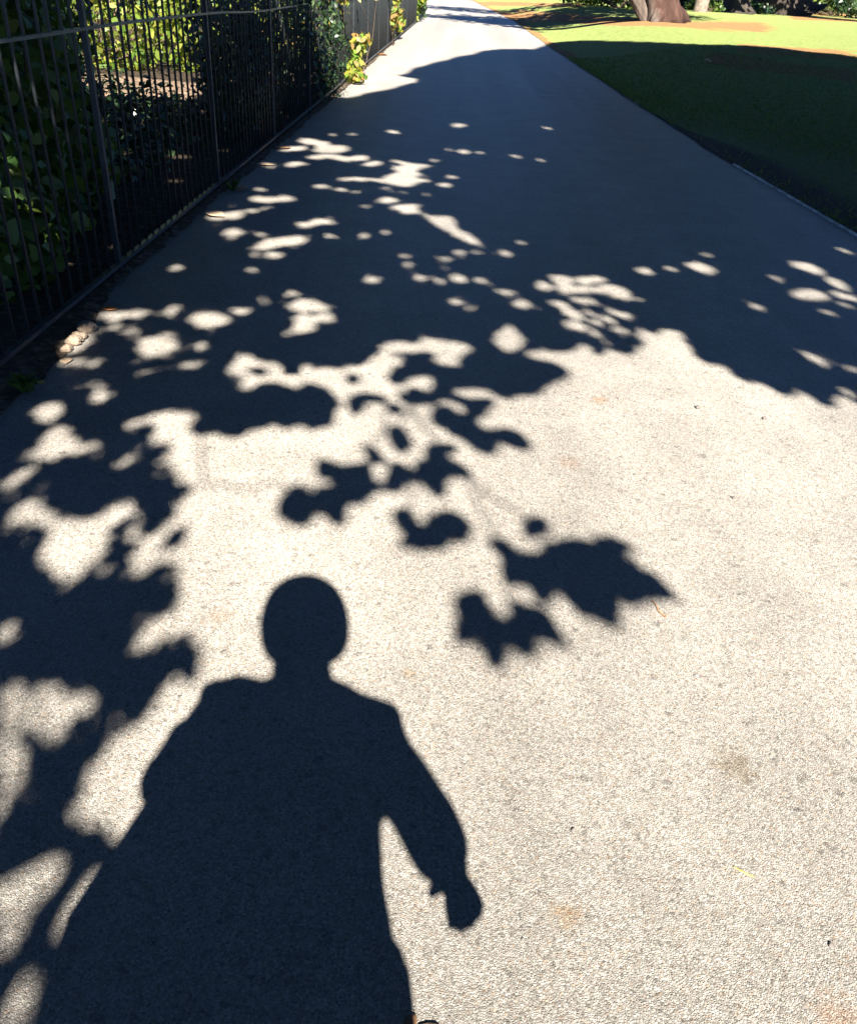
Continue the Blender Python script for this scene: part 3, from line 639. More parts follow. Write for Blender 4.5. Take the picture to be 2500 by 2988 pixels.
for k, (nm, (tx, ty), tr0, ht, lab) in enumerate(TREES):
    root = empty(nm, (tx, ty, 0), lab, 'tree', 'leafy trees standing behind the photographer')
    z = np.linspace(0, ht * .62, 9)
    pts = [(tx + .10 * math.sin(q * 1.3 + k), ty + .12 * math.sin(q * .9), q) for q in z]; rad = [tr0 * (1.45 if q == 0 else 1.0 - .55 * q / (ht * .62)) for q in z]
    link('trunk', mesh('trunk', *tube(pts, rad, 16)), BARK, root, True)
    sel = np.flatnonzero(own == k); limbs = []
    tries = 0
    while len(limbs) < 34 and tries < 900:
        tries += 1; q = LC[RNG.choice(sel)]
        b0 = np.array(pts[min(8, max(3, int((q[2] - 1.0) / (ht * .62) * 8)))]); mid = (b0 + q) / 2 + np.array([0, 0, .25])
        path = [b0 + (mid - b0) * s for s in np.linspace(0, 1, 9)] + [mid + (q - mid) * s for s in np.linspace(.1, 1, 9)]
        if sum(not shade_ok(p) for p in path) > 0: continue
        limbs.append(tube(path, list(np.linspace(tr0 * .32, .012, len(path))), 7))
    link('limb', mesh('limb', *join(limbs)), BARK, root, True)
    me = mesh_np('crown', LW[sel].reshape(-1, 3), NM, len(sel)); link('crown', me, LEAF_TREE, root)
    if k == 0:
        # unseen sheets added to cast shade: each one flat face cut to a shadow outline
        V = []; F = []; cen = []
        for c, s in DARK:
            pp = tr(c, P(s)); G = np.array([pix(*q) for q in pp]); u = G @ U3; v = G @ V3
            tt = float(np.interp(G[:, 1].mean(), TC_Y, TC_T)); q = np.stack([u, v], 1)
            ar = np.sum(q[:, 0] * np.roll(q[:, 1], -1) - np.roll(q[:, 0], -1) * q[:, 1]); e0 = q - np.roll(q, 1, 0); e1 = np.roll(q, -1, 0) - q
            e0 /= np.linalg.norm(e0, axis=1)[:, None] + 1e-9; e1 /= np.linalg.norm(e1, axis=1)[:, None] + 1e-9; nrm = np.stack([e0[:, 1] + e1[:, 1], -e0[:, 0] - e1[:, 0]], 1) / np.maximum(.42, 1 + np.sum(e0 * e1, 1))[:, None]
            cvx = (e0[:, 0] * e1[:, 1] - e0[:, 1] * e1[:, 0]) * ar > 0; nl_ = np.linalg.norm(nrm, axis=1)[:, None] + 1e-9; nrm = np.where(cvx[:, None], nrm * np.minimum(1, 2.4 / nl_), nrm / nl_)
            q = q + nrm * (1 if ar > 0 else -1) * (0.018 if G[:, 1].mean() > 1.05 else .010); u, v = q[:, 0], q[:, 1]; du = u - u.mean(); dv = v - v.mean()
            W_ = to_world(u, v, tt + .35 * du - .3 * dv); so = link('leaf_shade_sheet', mesh('leaf_shade_sheet', list(W_), [tuple(range(len(W_)))]), None, root); so.data.materials.append(LEAF_TREE)
        tw = []
        def at(c, x, y, t): g = pix(*tr(c, [(x, y)])[0]); return to_world(np.array(g @ U3), np.array(g @ V3), t)
        for a, b in (((C8, 1640, 980), (C8, 1000, 520)), ((C8, 1000, 520), (C8, 700, 150)), ((C8, 700, 150), (C5, 420, 900)), ((C8, 500, 1000), (C8, 640, 520)), ((C13, 720, 540), (C13, 600, 300)),
                     ((C12, 260, 120), (C12, 262, 640)), ((C12, 262, 640), (C12, 980, 640)), ((C8, 470, 160), (C5, 640, 1040)), ((C8, 260, 350), (C5, 400, 1150)), ((C13, 450, 210), (C8, 1030, 520))):
            p0 = at(*a, 5.4); p1 = at(*b, 5.7); link('twig', mesh('twig', *tube([p0 + (p1 - p0) * s + np.array([0, 0, .02 * math.sin(s * 9)]) for s in np.linspace(0, 1, 6)], [.0055] * 6, 5)), WOOD, root)
del S, cov, gap, inside, left, uu, vv, GY

# ------------------------------------------------------------------ railings along the left of the path
FX = -1.64
fence = empty('railing_fence', (FX, 2.07, 0), 'tall black iron railings with thin vertical bars running along the left edge of the path', 'fence')
def rail_z(y): return 1.05 - .048 * float(sstep((y - 5.0) / 3.0)) + .002 * math.sin(y * 3.3)
FY = [2.07 + 1.88 * i for i in range(16)]; Y1 = FY[-1]
ry = np.arange(1.2, Y1, .18); RV = []; RF = []
for y in ry:
    z = rail_z(y); RV += [(FX - .012, y, z - .006), (FX + .010, y, z - .006), (FX + .010, y, z + .006), (FX - .012, y, z + .006)]
for i in range(len(ry) - 1):
    for k in range(4): RF.append((i * 4 + k, i * 4 + (k + 1) % 4, i * 4 + 4 + (k + 1) % 4, i * 4 + 4 + k))
link('top_rail', mesh('top_rail', RV, RF), RAIL, fence)
link('bottom_rail', mesh('bottom_rail', *box(FX - .006, FX + .022, 1.2, Y1, .040, .058)), RAIL, fence)
pm = mesh('post', *join([box(-.012, .012, -.013, .013, -.2, 1.34), tube([(0, 0, 1.34), (0, 0, 1.36), (0, 0, 1.40), (0, 0, 1.42)], [.010, .022, .020, .006], 12)]))
for i, y in enumerate(FY):
    o = link('post', pm, PAINT if i == 0 else None, fence); o.location = (FX - .004, y, 0); o.matrix_parent_inverse = Matrix.Translation(fence.location).inverted()
by = []; y = 1.26
while y < Y1:
    if min(abs(y - q) for q in FY) > .03: by.append(y)
    y += .1068
bm_v, bm_f = tube([(0, 0, .04), (0, 0, 1.27), (0, 0, 1.30)], [.0068, .0068, .001], 8)
barm = mesh('bar', bm_v, bm_f)
vis = [b for b in by if b > 2.35]; near = vis[:100]; rest = [b for b in by if b not in near]
for i, b in enumerate(near):
    o = link('bar', barm, PAINT if i == 0 else None, fence, i == 0); o.location = (FX, b, 0); o.rotation_euler = (random.gauss(0, .004), random.gauss(0, .004), 0)
tag(link('bar', mesh('bar_rest', *join([([(FX + p[0], b + p[1], p[2]) for p in bm_v], bm_f) for b in rest])), PAINT, fence, True), kind='stuff')

# ------------------------------------------------------------------ plants
OV = np.array([(0, -.5), (.20, -.28), (.26, .0), (.15, .32), (0, .52), (-.15, .32), (-.26, .0), (-.20, -.28)])
def foliage(name, blobs, n, size, m, parent, up=.35, wide=1.0, zmin=.02, hollow=.55):
    wgt = np.array([b[1][0] * b[1][1] * b[1][2] for b in blobs]) ** .7; wgt /= wgt.sum()
    which = RNG.choice(len(blobs), n, p=wgt); cen = np.array([b[0] for b in blobs])[which]; rad = np.array([b[1] for b in blobs])[which]
    d = RNG.normal(0, 1, (n, 3)); d /= np.linalg.norm(d, axis=1)[:, None]
    r = hollow + (1 - hollow) * RNG.uniform(0, 1, n) ** .6; lump = 1 + .16 * np.sin(d[:, 0] * 7 + d[:, 2] * 5 + which) + RNG.normal(0, .05, n)
    c = cen + rad * d * (r * lump)[:, None]; c[:, 2] = np.maximum(c[:, 2], zmin)
    nn = d + RNG.normal(0, .75, (n, 3)) + np.array([0, 0, up]); nn /= np.linalg.norm(nn, axis=1)[:, None]
    a = np.cross(nn, RNG.normal(0, 1, (n, 3))); a /= np.linalg.norm(a, axis=1)[:, None]; b = np.cross(nn, a)
    s = size * RNG.uniform(.6, 1.35, n); k = len(OV)
    W_ = c[:, None] + s[:, None, None] * (OV[None, :, :1] * wide * a[:, None] + OV[None, :, 1:] * b[:, None] + (np.abs(OV[None, :, :1]) * .45 - OV[None, :, 1:] ** 2 * .5) * nn[:, None])
    return link(name, mesh_np(name, W_.reshape(-1, 3), k, n), m, parent)
def stems(parent, base, tips, r, m):
    parts = []
    for tp in tips:
        b0 = np.array(base) + RNG.normal(0, .05, 3) * [1, 1, 0]; tp = np.array(tp); md = (b0 + tp) / 2 + RNG.normal(0, .08, 3)
        parts.append(tube([b0, b0 * .6 + md * .4, md, md * .4 + tp * .6, tp], [r, r * .85, r * .7, r * .5, r * .25], 6))
    return link('stem', mesh('stem', *join(parts)), m, parent, True)
def shrub(label, base, blobs, n, size, m, group=None, name='shrub', cat='shrub', **kw):
    root = empty(name, base, label, cat, group); foliage('foliage', blobs, n, size, m, root, **kw)
    stems(root, base, [np.array(b[0]) + RNG.normal(0, .25, 3) * np.array(b[1]) for b in blobs for _ in range(4)], .016 if blobs[0][1][2] < 2 else .03, WOOD)
    return root
BG = 'shrubs growing behind the railings'
shrub('broad-leaved green shrub close behind the railings at the left edge of the photograph', (-2.5, 4.5, 0),
      [((-2.5, 4.6, .78), (.48, .75, .78)), ((-2.25, 3.9, .45), (.38, .6, .46)), ((-2.95, 5.6, .9), (.5, .7, .85)), ((-2.0, 3.6, .25), (.28, .5, .25)), ((-2.6, 4.3, 1.25), (.5, .8, .45)), ((-2.3, 4.9, .3), (.3, .6, .3))], 5600, .085, LEAF_MID, BG, wide=1.25)
shrub('dark shrub farther back in the garden, left of the first railing post', (-3.6, 7.6, 0),
      [((-3.7, 7.6, .8), (.5, .6, .8)), ((-3.3, 7.0, .3), (.4, .5, .3))], 2400, .08, LEAF_DARK, BG)
shrub('dark dense shrub behind the second railing post', (-2.0, 7.9, 0),
      [((-2.0, 7.7, .75), (.30, .55, .75)), ((-2.1, 8.2, .5), (.32, .5, .5))], 2600, .065, LEAF_DARK, BG)
shrub('dark evergreen shrub bulging through the railings just before the sunny stretch', (-1.9, 9.6, 0),
      [((-1.95, 9.3, .8), (.36, 1.0, .85)), ((-1.85, 10.3, .65), (.40, .85, .7)), ((-1.72, 10.9, .5), (.34, .5, .55)), ((-2.0, 8.3, .5), (.3, .7, .5))], 5200, .06, LEAF_DARK, BG)
h0 = pix(400, 168)
hedge = [((-4.6, 12.4, .7), (1.1, 1.0, .8)), ((-6.2, 12.2, .8), (1.2, 1.0, .9)), ((-3.5, 12.6, .6), (.8, .8, .7)), ((-8.0, 12.6, .9), (1.3, 1.2, 1.0)), ((-5.2, 13.6, 1.5), (2.2, 1.0, 1.2))]
shrub('bright yellow-green sunlit bush in the garden seen between the bars', (-5, 12.6, 0), hedge, 9000, .10, LEAF_LIT, BG)
shrub('low sunny plants in the garden seen through the bars right of the second post', (-3.2, 14.5, 0),
      [((-3.0, 14.2, .55), (.7, 1.1, .6)), ((-3.1, 16.8, .6), (.8, 1.4, .7))], 3200, .09, LEAF_CLIMB, BG)
sheet('garden_path', lambda y: list(np.linspace(-9, -2.6, 9)), list(np.arange(9.6, 11.4, .2)), lambda x, y: .012 + .012 * math.sin(x * 2 + y) - .05 * (abs(y - 10.5) > .8), SAND)

gc = foliage('ground_cover', [((-2.5 - .6 * q, 4.9 + 1.15 * k_ + .3 * q, .10), (.42, .7, .16 + .05 * ((q + k_) % 3))) for q in range(4) for k_ in range(4)], 5200, .075, LEAF_DARK, None, up=1.2, hollow=.3)
tag(gc, kind='stuff')
def climber(label, base, pts, n, size, m):
    root = empty('climbing_plant', base, label, 'climbing plant', 'plants growing on the sunny railings')
    foliage('foliage', pts, n, size, m, root, up=.1, hollow=.2)
    stems(root, base, [p[0] for p in pts], .007, WOOD); return root
climber('bushy yellow and green plant leaning out from the foot of the sunlit railings', (-1.56, 12.7, 0),
        [((-1.52, 12.75, .18), (.13, .20, .17)), ((-1.50, 12.9, .42), (.14, .22, .14)), ((-1.50, 12.4, .10), (.16, .22, .08)), ((-1.45, 12.95, .50), (.12, .14, .07))], 330, .095, LEAF_CLIMB)
climber('thin climber with yellow-green leaves going up the far railings', (-1.6, 19.6, 0),
        [((-1.56, 19.7, .5), (.10, .35, .30)), ((-1.57, 20.3, .85), (.10, .5, .3)), ((-1.57, 18.7, 1.15), (.07, .2, .12)), ((-1.57, 21.6, .35), (.1, .5, .25))], 260, .12, LEAF_CLIMB)
climber('few separate small leaves hanging on the sunlit railings', (-1.62, 14.2, .0),
        [((-1.60, 13.6, .95), (.04, .06, .05)), ((-1.60, 16.2, .95), (.05, .08, .06)), ((-1.60, 11.9, 1.0), (.06, .25, .2)), ((-1.60, 14.8, 1.05), (.04, .08, .06))], 34, .085, LEAF_CLIMB)
shrub('bright green rounded bush at the far end of the railings', (-1.95, 29.6, 0),
      [((-2.0, 29.6, .55), (.55, .8, .6)), ((-1.85, 30.4, .95), (.5, .7, .6))], 2600, .13, LEAF_LIT, name='bush', cat='bush')
shrub('dark bush behind the bright one where the path bends away', (-2.2, 32.4, 0), [((-2.0, 32.3, .7), (.62, 1.2, .8)), ((-3.0, 33, .8), (.8, 1.2, .9))], 2400, .13, LEAF_DARK, name='bush', cat='bush')

# ------------------------------------------------------------------ trees and bushes beyond the lawn
def far_tree(label, trunk_parts, crown, n, size, m_bark, base):
    root = empty('park_tree', tuple(base), label, 'tree', 'trees across the lawn')
    link('trunk', mesh('trunk', *join(trunk_parts)), m_bark, root, True)
    foliage('crown', crown, n, size, LEAF_CROWN, root, hollow=.3, zmin=2.6); return root
def at(px, py, up=0.0): g = pix(px, py); return g + np.array([0, 0, up])
def trunk_pts(px0, py0, px1, py1, dist_y, extra=3.0):
    """centre line of a trunk seen from (px0,py0) at its foot to (px1,py1), standing upright at its own distance"""
    g = pix(px0, py0); r = ray(px1, py1); s = g[1] / r[1]; q = np.array([0, 0, EYE]) + r * s; d = (q - g) / max(.05, q[2] - g[2]); return g, d
g, d = trunk_pts(1932, 62, 1924, 0, 0)
sc = np.linalg.norm(g - np.array([0, 0, EYE])) / FOC
TB = [tube([g + d * 0 - [0, 0, .15], g + d * .12, g + d * .45, g + d * 1.1, g + d * 2.2, g + d * 5], [60 * sc, 49 * sc, 43 * sc, 41 * sc, 36 * sc, 26 * sc], 44, ridge=.06)]
g2, d2 = trunk_pts(1890, 60, 1860, 0, 0); TB.append(tube([g2 + [0, .05, -.1], g2 + d2 * .1, g2 + d2 * .5, g2 + d2 * 1.0, g2 + d2 * 2.0, g2 + d2 * 3.6], [26 * sc, 17 * sc, 17 * sc, 18 * sc, 18 * sc, 13 * sc], 36, ridge=.05))
for px, py, r in ((2010, 64, 20), (1975, 60, 26), (1905, 64, 16)):
    q = pix(px, py); TB.append(tube([q + [0, 0, -.1], q * .6 + g * .4 + [0, 0, .12], g + d * .55], [r * sc * .5, r * sc, r * sc], 8))
far_tree('pale forked tree trunk with flared roots on the sunny lawn beside an orange strip', TB,
         [((g[0] - .3, g[1] + .5, 6.4), (4.2, 4.2, 2.6)), ((g[0] + 1.8, g[1] + 1.5, 7.5), (3.2, 3.2, 2.4)), ((g[0] - 3.0, g[1] + .8, 6.2), (2.6, 2.6, 1.7)), ((1.3, 27.2, 6.4), (3.0, .8, .8)), ((1.8, 35.5, 7.0), (3.4, 2.6, 1.2))], 6800, .42, BARK_PALE, g)
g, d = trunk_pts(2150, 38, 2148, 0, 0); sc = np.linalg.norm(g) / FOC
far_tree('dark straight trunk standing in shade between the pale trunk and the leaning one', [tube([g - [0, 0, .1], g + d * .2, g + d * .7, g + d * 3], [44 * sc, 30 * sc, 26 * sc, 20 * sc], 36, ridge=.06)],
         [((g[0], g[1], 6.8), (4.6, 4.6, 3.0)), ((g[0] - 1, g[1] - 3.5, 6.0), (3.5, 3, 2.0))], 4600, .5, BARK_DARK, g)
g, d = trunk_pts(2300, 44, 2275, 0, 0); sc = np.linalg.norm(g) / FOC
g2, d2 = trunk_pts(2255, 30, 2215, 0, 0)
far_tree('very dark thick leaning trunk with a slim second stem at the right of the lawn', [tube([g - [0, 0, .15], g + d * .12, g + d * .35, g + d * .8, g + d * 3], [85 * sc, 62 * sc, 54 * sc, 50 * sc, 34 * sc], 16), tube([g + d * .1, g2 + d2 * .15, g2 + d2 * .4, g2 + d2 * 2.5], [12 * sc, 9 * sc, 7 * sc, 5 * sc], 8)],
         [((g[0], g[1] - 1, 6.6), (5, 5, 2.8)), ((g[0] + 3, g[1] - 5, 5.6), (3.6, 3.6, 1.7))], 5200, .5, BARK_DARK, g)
far_tree('tree standing on the lawn past the right edge of the photograph', [tube([(16.5, 13.5, .3), (16.5, 13.5, 1), (16.4, 13.6, 5)], [.5, .36, .25], 14)],
         [((15.0, 14.2, 5.6), (3.4, 3.2, 1.6)), ((17.5, 14.8, 6.2), (3.6, 3.2, 1.8))], 1700, .42, BARK, np.array([16.5, 13.5, .5]))
def far_bush(label, px, py, w_, h_, m, n=1500, size=.2, far=None):
    if far is None: g = pix(px, py)
    else:
        r = ray(px, py); g = np.array([r[0] / r[1] * far, far, float(ground_z(r[0] / r[1] * far, far))])
    bl = []
    for q in range(5):
        bl.append(((g[0] + RNG.uniform(-.6, .6) * w_, g[1] + .5 + RNG.uniform(0, .8) * w_, g[2] + h_ * RNG.uniform(.3, .6)), (w_ * .45, w_ * .45, h_ * RNG.uniform(.35, .55))))
    shrub(label, tuple(g), bl, n, size, m, 'bushes beyond the lawn', 'bush', 'bush')
far_bush('bright green bush left of the pale forked trunk', 1800, 24, 3.2, 1.6, LEAF_MID, 2600, .22)
far_bush('dark bush right behind the pale forked trunk', 2010, 22, 1.5, 1.3, LEAF_DARK, 1400, .2)
far_bush('low green bush beside the dark straight trunk', 2070, 34, 1.3, .5, LEAF_MID, 900, .16)
far_bush('dark low bush at the foot of the dark straight trunk', 2195, 40, 1.6, .55, LEAF_DARK, 1200, .18)
far_bush('green bush at the top right beyond the ochre grass', 2440, 12, 5.5, 2.2, LEAF_MID, 3200, .34, 66)
far_bush('dark bush at the far right beyond the ochre grass', 2560, 20, 4.0, 2.2, LEAF_DARK, 2000, .3, 62)
far_bush('dark bush beyond the ochre grass between the two dark trunks', 2110, 6, 5.0, 2.2, LEAF_DARK, 2400, .36, 70)
far_bush('dark bush showing between the leaning trunk and the top right bush', 2370, 6, 4.0, 2.2, LEAF_DARK, 2200, .36, 74)
far_bush('dark bush high behind the pale forked trunk', 1960, 6, 4.0, 2.2, LEAF_DARK, 2200, .36, 66)

# grass blades standing up along the path edge and over the near lawn
nb = 52000
gy_ = 6.0 + 14 * RNG.uniform(0, 1, nb) ** 1.3; gx_ = edge_x(gy_) + .02 + RNG.uniform(0, 1, nb) ** 1.6 * np.minimum(12, .4 + (gy_ - 5.0) * .7)
den = np.clip((gy_ - 8.0 + (gx_ - edge_x(gy_)) * 2.0 - 2.5) / 3.0, 0.06, 1); kp = RNG.uniform(0, 1, nb) < den; gx_, gy_ = gx_[kp], gy_[kp]; nb = len(gx_)
gz_ = ground_z(gx_, gy_) + .004; hh = RNG.uniform(.015, .04, nb); an = RNG.uniform(0, 6.28, nb); wd = .004 + gy_ * .00035
b0 = np.stack([gx_, gy_, gz_], 1); sd = np.stack([np.cos(an) * wd, np.sin(an) * wd, 0 * an], 1); tp = b0 + np.stack([RNG.normal(0, .018, nb), RNG.normal(0, .018, nb), hh], 1)
tag(link('grass', mesh_np('grass', np.stack([b0 - sd, b0 + sd, tp], 1).reshape(-1, 3), 3, nb), leaf_mat('grass_blade', [(.05, .11, .02), (.10, .18, .03), (.16, .22, .05), (.30, .24, .09)], .2, .6, .2)), kind='stuff')

# ------------------------------------------------------------------ small things on the ground
DRY = [simple('dry_leaf_' + n_, c, .8, .3, 60) for n_, c in (('tan', (.33, .20, .10)), ('orange', (.50, .20, .06)), ('pale', (.50, .38, .26)), ('brown', (.20, .11, .055)), ('yellow', (.55, .42, .08)))]
def fallen_leaf(label, px, py, size, m, curl=.35, z=.004):
    g = pix(px, py); a = RNG.uniform(0, 6.28); V = []; F = []
    prof = [(-.5, .03), (-.32, .2), (-.1, .30), (.14, .25), (.34, .14), (.5, .01)]
    for t_, w_ in prof:
        for s_ in (-1, 0, 1):
            x = w_ * s_ * 1.2 + .05 * math.sin(t_ * 6); zz = curl * (abs(s_) * w_ * .8 + t_ * t_ * .35); V.append((g[0] + size * (x * math.cos(a) - t_ * math.sin(a)), g[1] + size * (x * math.sin(a) + t_ * math.cos(a)), g[2] + z + size * zz))
    for i in range(len(prof) - 1):
        for k in (0, 1): F.append((i * 3 + k, i * 3 + k + 1, i * 3 + 4 + k, i * 3 + 3 + k))
    o = link('fallen_leaf', mesh('fallen_leaf', V, F), m, smooth=True); sm = o.modifiers.new('thick', 'SOLIDIFY'); sm.thickness = .0012
    tag(o, label, 'leaf', 'dry leaves lying about'); return o
fallen_leaf('tan dry leaf at the bottom edge of the photograph, by the waist of the shadow', 1262, 3034, .055, DRY[0], .25)
fallen_leaf('small brown leaf tip touching the shadow edge at the bottom', 1196, 2985, .026, DRY[3], .25)
fallen_leaf('orange brown leaf by the railing foot on a sunny fleck', 318, 903, .075, DRY[1])
fallen_leaf('largest cream leaf lying in the gutter under the railings in sun', 625, 628, .16, DRY[2])
fallen_leaf('pinkish curled leaf beside the small green weed', 703, 553, .15, DRY[0], .6)
fallen_leaf('golden leaf under the railings on the farthest near fleck of sun', 826, 433, .15, DRY[0])
fallen_leaf('pale brown leaf at the railing foot below the golden one', 775, 482, .15, DRY[2])
fallen_leaf('pale grey leaf lying beside the crumbly earth lumps', 195, 1056, .06, DRY[2], .5)
fallen_leaf('yellow leaf scrap in the weeds at the left edge', 118, 1118, .035, DRY[4])
fallen_leaf('orange leaf on the sunny path edge beyond the leaning plant', 1112, 160, .30, DRY[1])
fallen_leaf('single pale upright leaf alone on the shaded lawn', 2062, 188, .16, DRY[2], 1.6, .04)
fallen_leaf('pale leaf on the shaded right side of the path near the grass', 1853, 300, .12, DRY[2])
fallen_leaf('small pale leaf in the middle of the shaded path', 1585, 280, .10, DRY[2])
fallen_leaf('brown leaf behind the railings by the sunny bars', 172, 790, .10, DRY[0], .6)
def rock(px, py, r, m, label, flat=.6):
    g = pix(px, py); bm = bmesh.new(); bmesh.ops.create_icosphere(bm, subdivisions=4, radius=r)
    for v in bm.verts:
        k = 1 + .25 * math.sin(v.co.x / r * 3.1 + px) * math.cos(v.co.y / r * 2.7 + py) + RNG.normal(0, .02) + .14 * math.sin(v.co.x / r * 9 + py) * math.sin(v.co.y / r * 8 + px) * math.sin(v.co.z / r * 9); v.co *= k * (.78 if r < .02 else .85); v.co.z *= flat; v.co += Vector(tuple(g + [0, 0, r * flat * .5]))
    me = bpy.data.meshes.new('pebble'); bm.to_mesh(me); bm.free(); o = link('pebble', me, m, smooth=True); tag(o, label, 'pebble', 'pebbles on the path')
PEB = simple('dark_pebble', (.13, .12, .11), .8, .3, 90); PEBL = simple('earth_lump', (.22, .17, .125), .95, .4, 60)
rock(1672, 2424, .0062, PEB, 'dark pebble on sunny asphalt right of the hanging hand shadow')
rock(2424, 2760, .0062, PEB, 'dark pebble near the bottom right corner of the path')
rock(2034, 1191, .014, PEB, 'dark flat pebble on the sunny path below the big shade edge')
rock(2230, 1222, .012, PEB, 'dark pebble at the upper right of the sunny path')
rock(1524, 2742, .004, PEB, 'tiny black pebble below the dangling hand shadow')
rock(2138, 1453, .009, PEB, 'dark pebble alone on the sunny path right of the leaf shadows')
rock(255, 965, .05, PEBL, 'crumbly pale earth lump at the railing foot, larger and farther')
rock(218, 1002, .042, PEBL, 'crumbly pale earth lump at the railing foot, in the middle')
rock(196, 1024, .03, PEBL, 'crumbly pale earth lump at the railing foot, smallest and nearest')
rock(232, 990, .036, PEBL, 'crumbly pale earth lump leaning on its neighbours by the railing')
p0 = pix(1903, 1756); p1 = pix(1920, 1785); p2 = pix(1941, 1804); p3 = pix(1938, 1800)
tag(link('twig', mesh('twig_fallen', *tube([p0 + [0, 0, .003], (p0 + p1) / 2 + [.002, 0, .006], p1 + [0, 0, .004], p2 + [0, 0, .003], p3 + [.006, .004, .004]], [.0011, .0012, .0012, .001, .0006], 5)), DRY[1]), 'thin curved brown stalk lying below the big leaf shadow', 'twig')
p0 = pix(2139, 2533); p1 = pix(2166, 2550); p2 = pix(2198, 2563)
tag(link('straw', mesh('straw', *tube([p0 + [0, 0, .003], p1 + [0, 0, .005], p2 + [0, 0, .003]], [.001, .0014, .001], 5)), DRY[4]), 'yellow straw lying on the sunny asphalt at right', 'straw')
def weed(label, px, py, n_, h_, m):
    g = pix(px, py); V = []; F = []
    for i in range(n_):
        a = RNG.uniform(0, 6.28); l = h_ * RNG.uniform(.5, 1.2); b = g + np.array([RNG.normal(0, .01), RNG.normal(0, .01), 0]); t_ = b + np.array([math.cos(a) * l * .7, math.sin(a) * l * .7, l * .7]); s_ = np.array([-math.sin(a), math.cos(a), 0]) * .006; md = (b + t_) / 2 + [0, 0, l * .2]
        k = len(V); V += [b - s_ * .5, b + s_ * .5, md + s_, t_, md - s_]; F.append((k, k + 1, k + 2, k + 3, k + 4))
    tag(link('weed', mesh('weed', V, F), m), label, 'weed', 'weeds at the foot of the railings')
weed('low dark green weed tuft at the left edge below the railings', 75, 1140, 70, .07, LEAF_MID)
weed('small green weed under the railings beside a pinkish leaf', 680, 555, 26, .09, LEAF_MID)
weed('bright green weed at the foot of the leaning yellow plant', 1040, 240, 24, .12, LEAF_LIT)
weed('yellow-green weed at the foot of the far sunny railings', 1140, 118, 30, .16, LEAF_LIT)
for (tx, ty, cz, rr, lab) in ((-8.0, 19.5, 7.0, 4.4, 'tree added in the garden behind the sunlit bush to block sky light'), (-7.5, 31.0, 7.0, 4.6, 'tree added behind the far end of the railings to block sky light'), (10.5, 44.0, 8.5, 5.0, 'tree added far back left of the dark bushes to block sky light')):  # added trees whose crowns cut down the sky light
    far_tree(lab, [tube([(tx, ty, 0), (tx, ty, .6), (tx + .1, ty, 3), (tx, ty + .1, cz)], [.42, .32, .27, .15], 14)], [((tx, ty, cz), (rr, rr, rr * .62)), ((tx + .6, ty + 1, cz + 2), (rr * .7, rr * .7, rr * .5))], 3600, .5, BARK, np.array([tx, ty, 0]))

# ------------------------------------------------------------------ the photographer whose shadow lies on the path
U2 = np.array([SD[1], -SD[0], 0.0]); F2 = np.array([SD[0], SD[1], 0.0]); BASE = -0.33 * F2
def bw(lat, fwd, z): return BASE + U2 * lat + F2 * fwd + np.array([0, 0, z])
def loft(rings, n=20):
    """rings: (lat, fwd, z, half width, half depth)"""
    V = []; F = []
    for la, fw, z, rx, ry in rings:
        for k in range(n):
            q = 2 * math.pi * k / n; V.append(bw(la + rx * math.cos(q), fw + ry * math.sin(q), z))
    for i in range(len(rings) - 1):
        for k in range(n): F.append((i * n + k, i * n + (k + 1) % n, (i + 1) * n + (k + 1) % n, (i + 1) * n + k))
    F.append(tuple(range(n))[::-1]); F.append(tuple((len(rings) - 1) * n + k for k in range(n))); return V, F
def limb(pts, rad, n=14): return tube([bw(*p) for p in pts], rad, n)
def fused(name, parts, m, parent, voxel, smooth=4):
    o = link(name, mesh(name, *join(parts)), m, parent); r = o.modifiers.new('fuse', 'REMESH'); r.mode = 'VOXEL'; r.voxel_size = voxel; r.use_smooth_shade = True
    s = o.modifiers.new('soft', 'SMOOTH'); s.iterations = smooth; s.factor = .5; return o
SKIN = simple('skin', (.50, .33, .25), .55, .08, 30); SHIRT = simple('shirt_cloth', (.06, .075, .11), .9, .2, 60); JEAN = simple('trouser_cloth', (.05, .06, .09), .9, .2, 80)
HAIR = simple('hair', (.05, .035, .025), .6, .4, 120); SHOE = simple('shoe', (.05, .05, .05), .6, .2, 40); CANVAS = simple('bag_canvas', (.10, .09, .06), .9, .25, 50)
BLACK = simple('phone_case', (.02, .02, .022), .35, .1, 10)
me_root = empty('person', tuple(BASE), 'person in dark shirt standing on the path, left hand raising a phone, right arm hanging', 'person')
head = loft([(0, .035, 1.487, .04, .05), (0, .02, 1.50, .062, .08), (0, .01, 1.53, .074, .092), (0, 0, 1.575, .081, .098), (0, -.005, 1.62, .083, .101), (0, -.008, 1.66, .078, .095), (0, -.008, 1.685, .062, .075), (0, -.008, 1.705, .035, .045), (0, -.008, 1.712, .01, .012)])
nose = limb([(0, .085, 1.60), (0, .108, 1.572), (0, .090, 1.562)], [.008, .014, .010], 8)
ears = [limb([(s * .084, -.005, 1.565), (s * .093, -.012, 1.585), (s * .090, -.012, 1.610)], [.007, .013, .009], 8) for s in (-1, 1)]
mouth = limb([(-.022, .083, 1.532), (0, .092, 1.531), (.022, .083, 1.532)], [.005, .009, .005], 8)
neck = loft([(-.01, -.015, 1.36, .080, .07), (-.01, -.012, 1.41, .070, .062), (-.010, -.008, 1.46, .067, .062), (-.006, -.005, 1.54, .064, .064)])
torso = loft([(-.02, 0, .80, .155, .11), (-.02, 0, .90, .15, .11), (-.02, 0, 1.0, .142, .10), (-.018, 0, 1.08, .142, .10), (-.015, 0, 1.20, .155, .11), (-.015, 0, 1.30, .165, .105), (-.02, -.01, 1.36, .145, .085), (-.02, -.012, 1.405, .09, .06)])
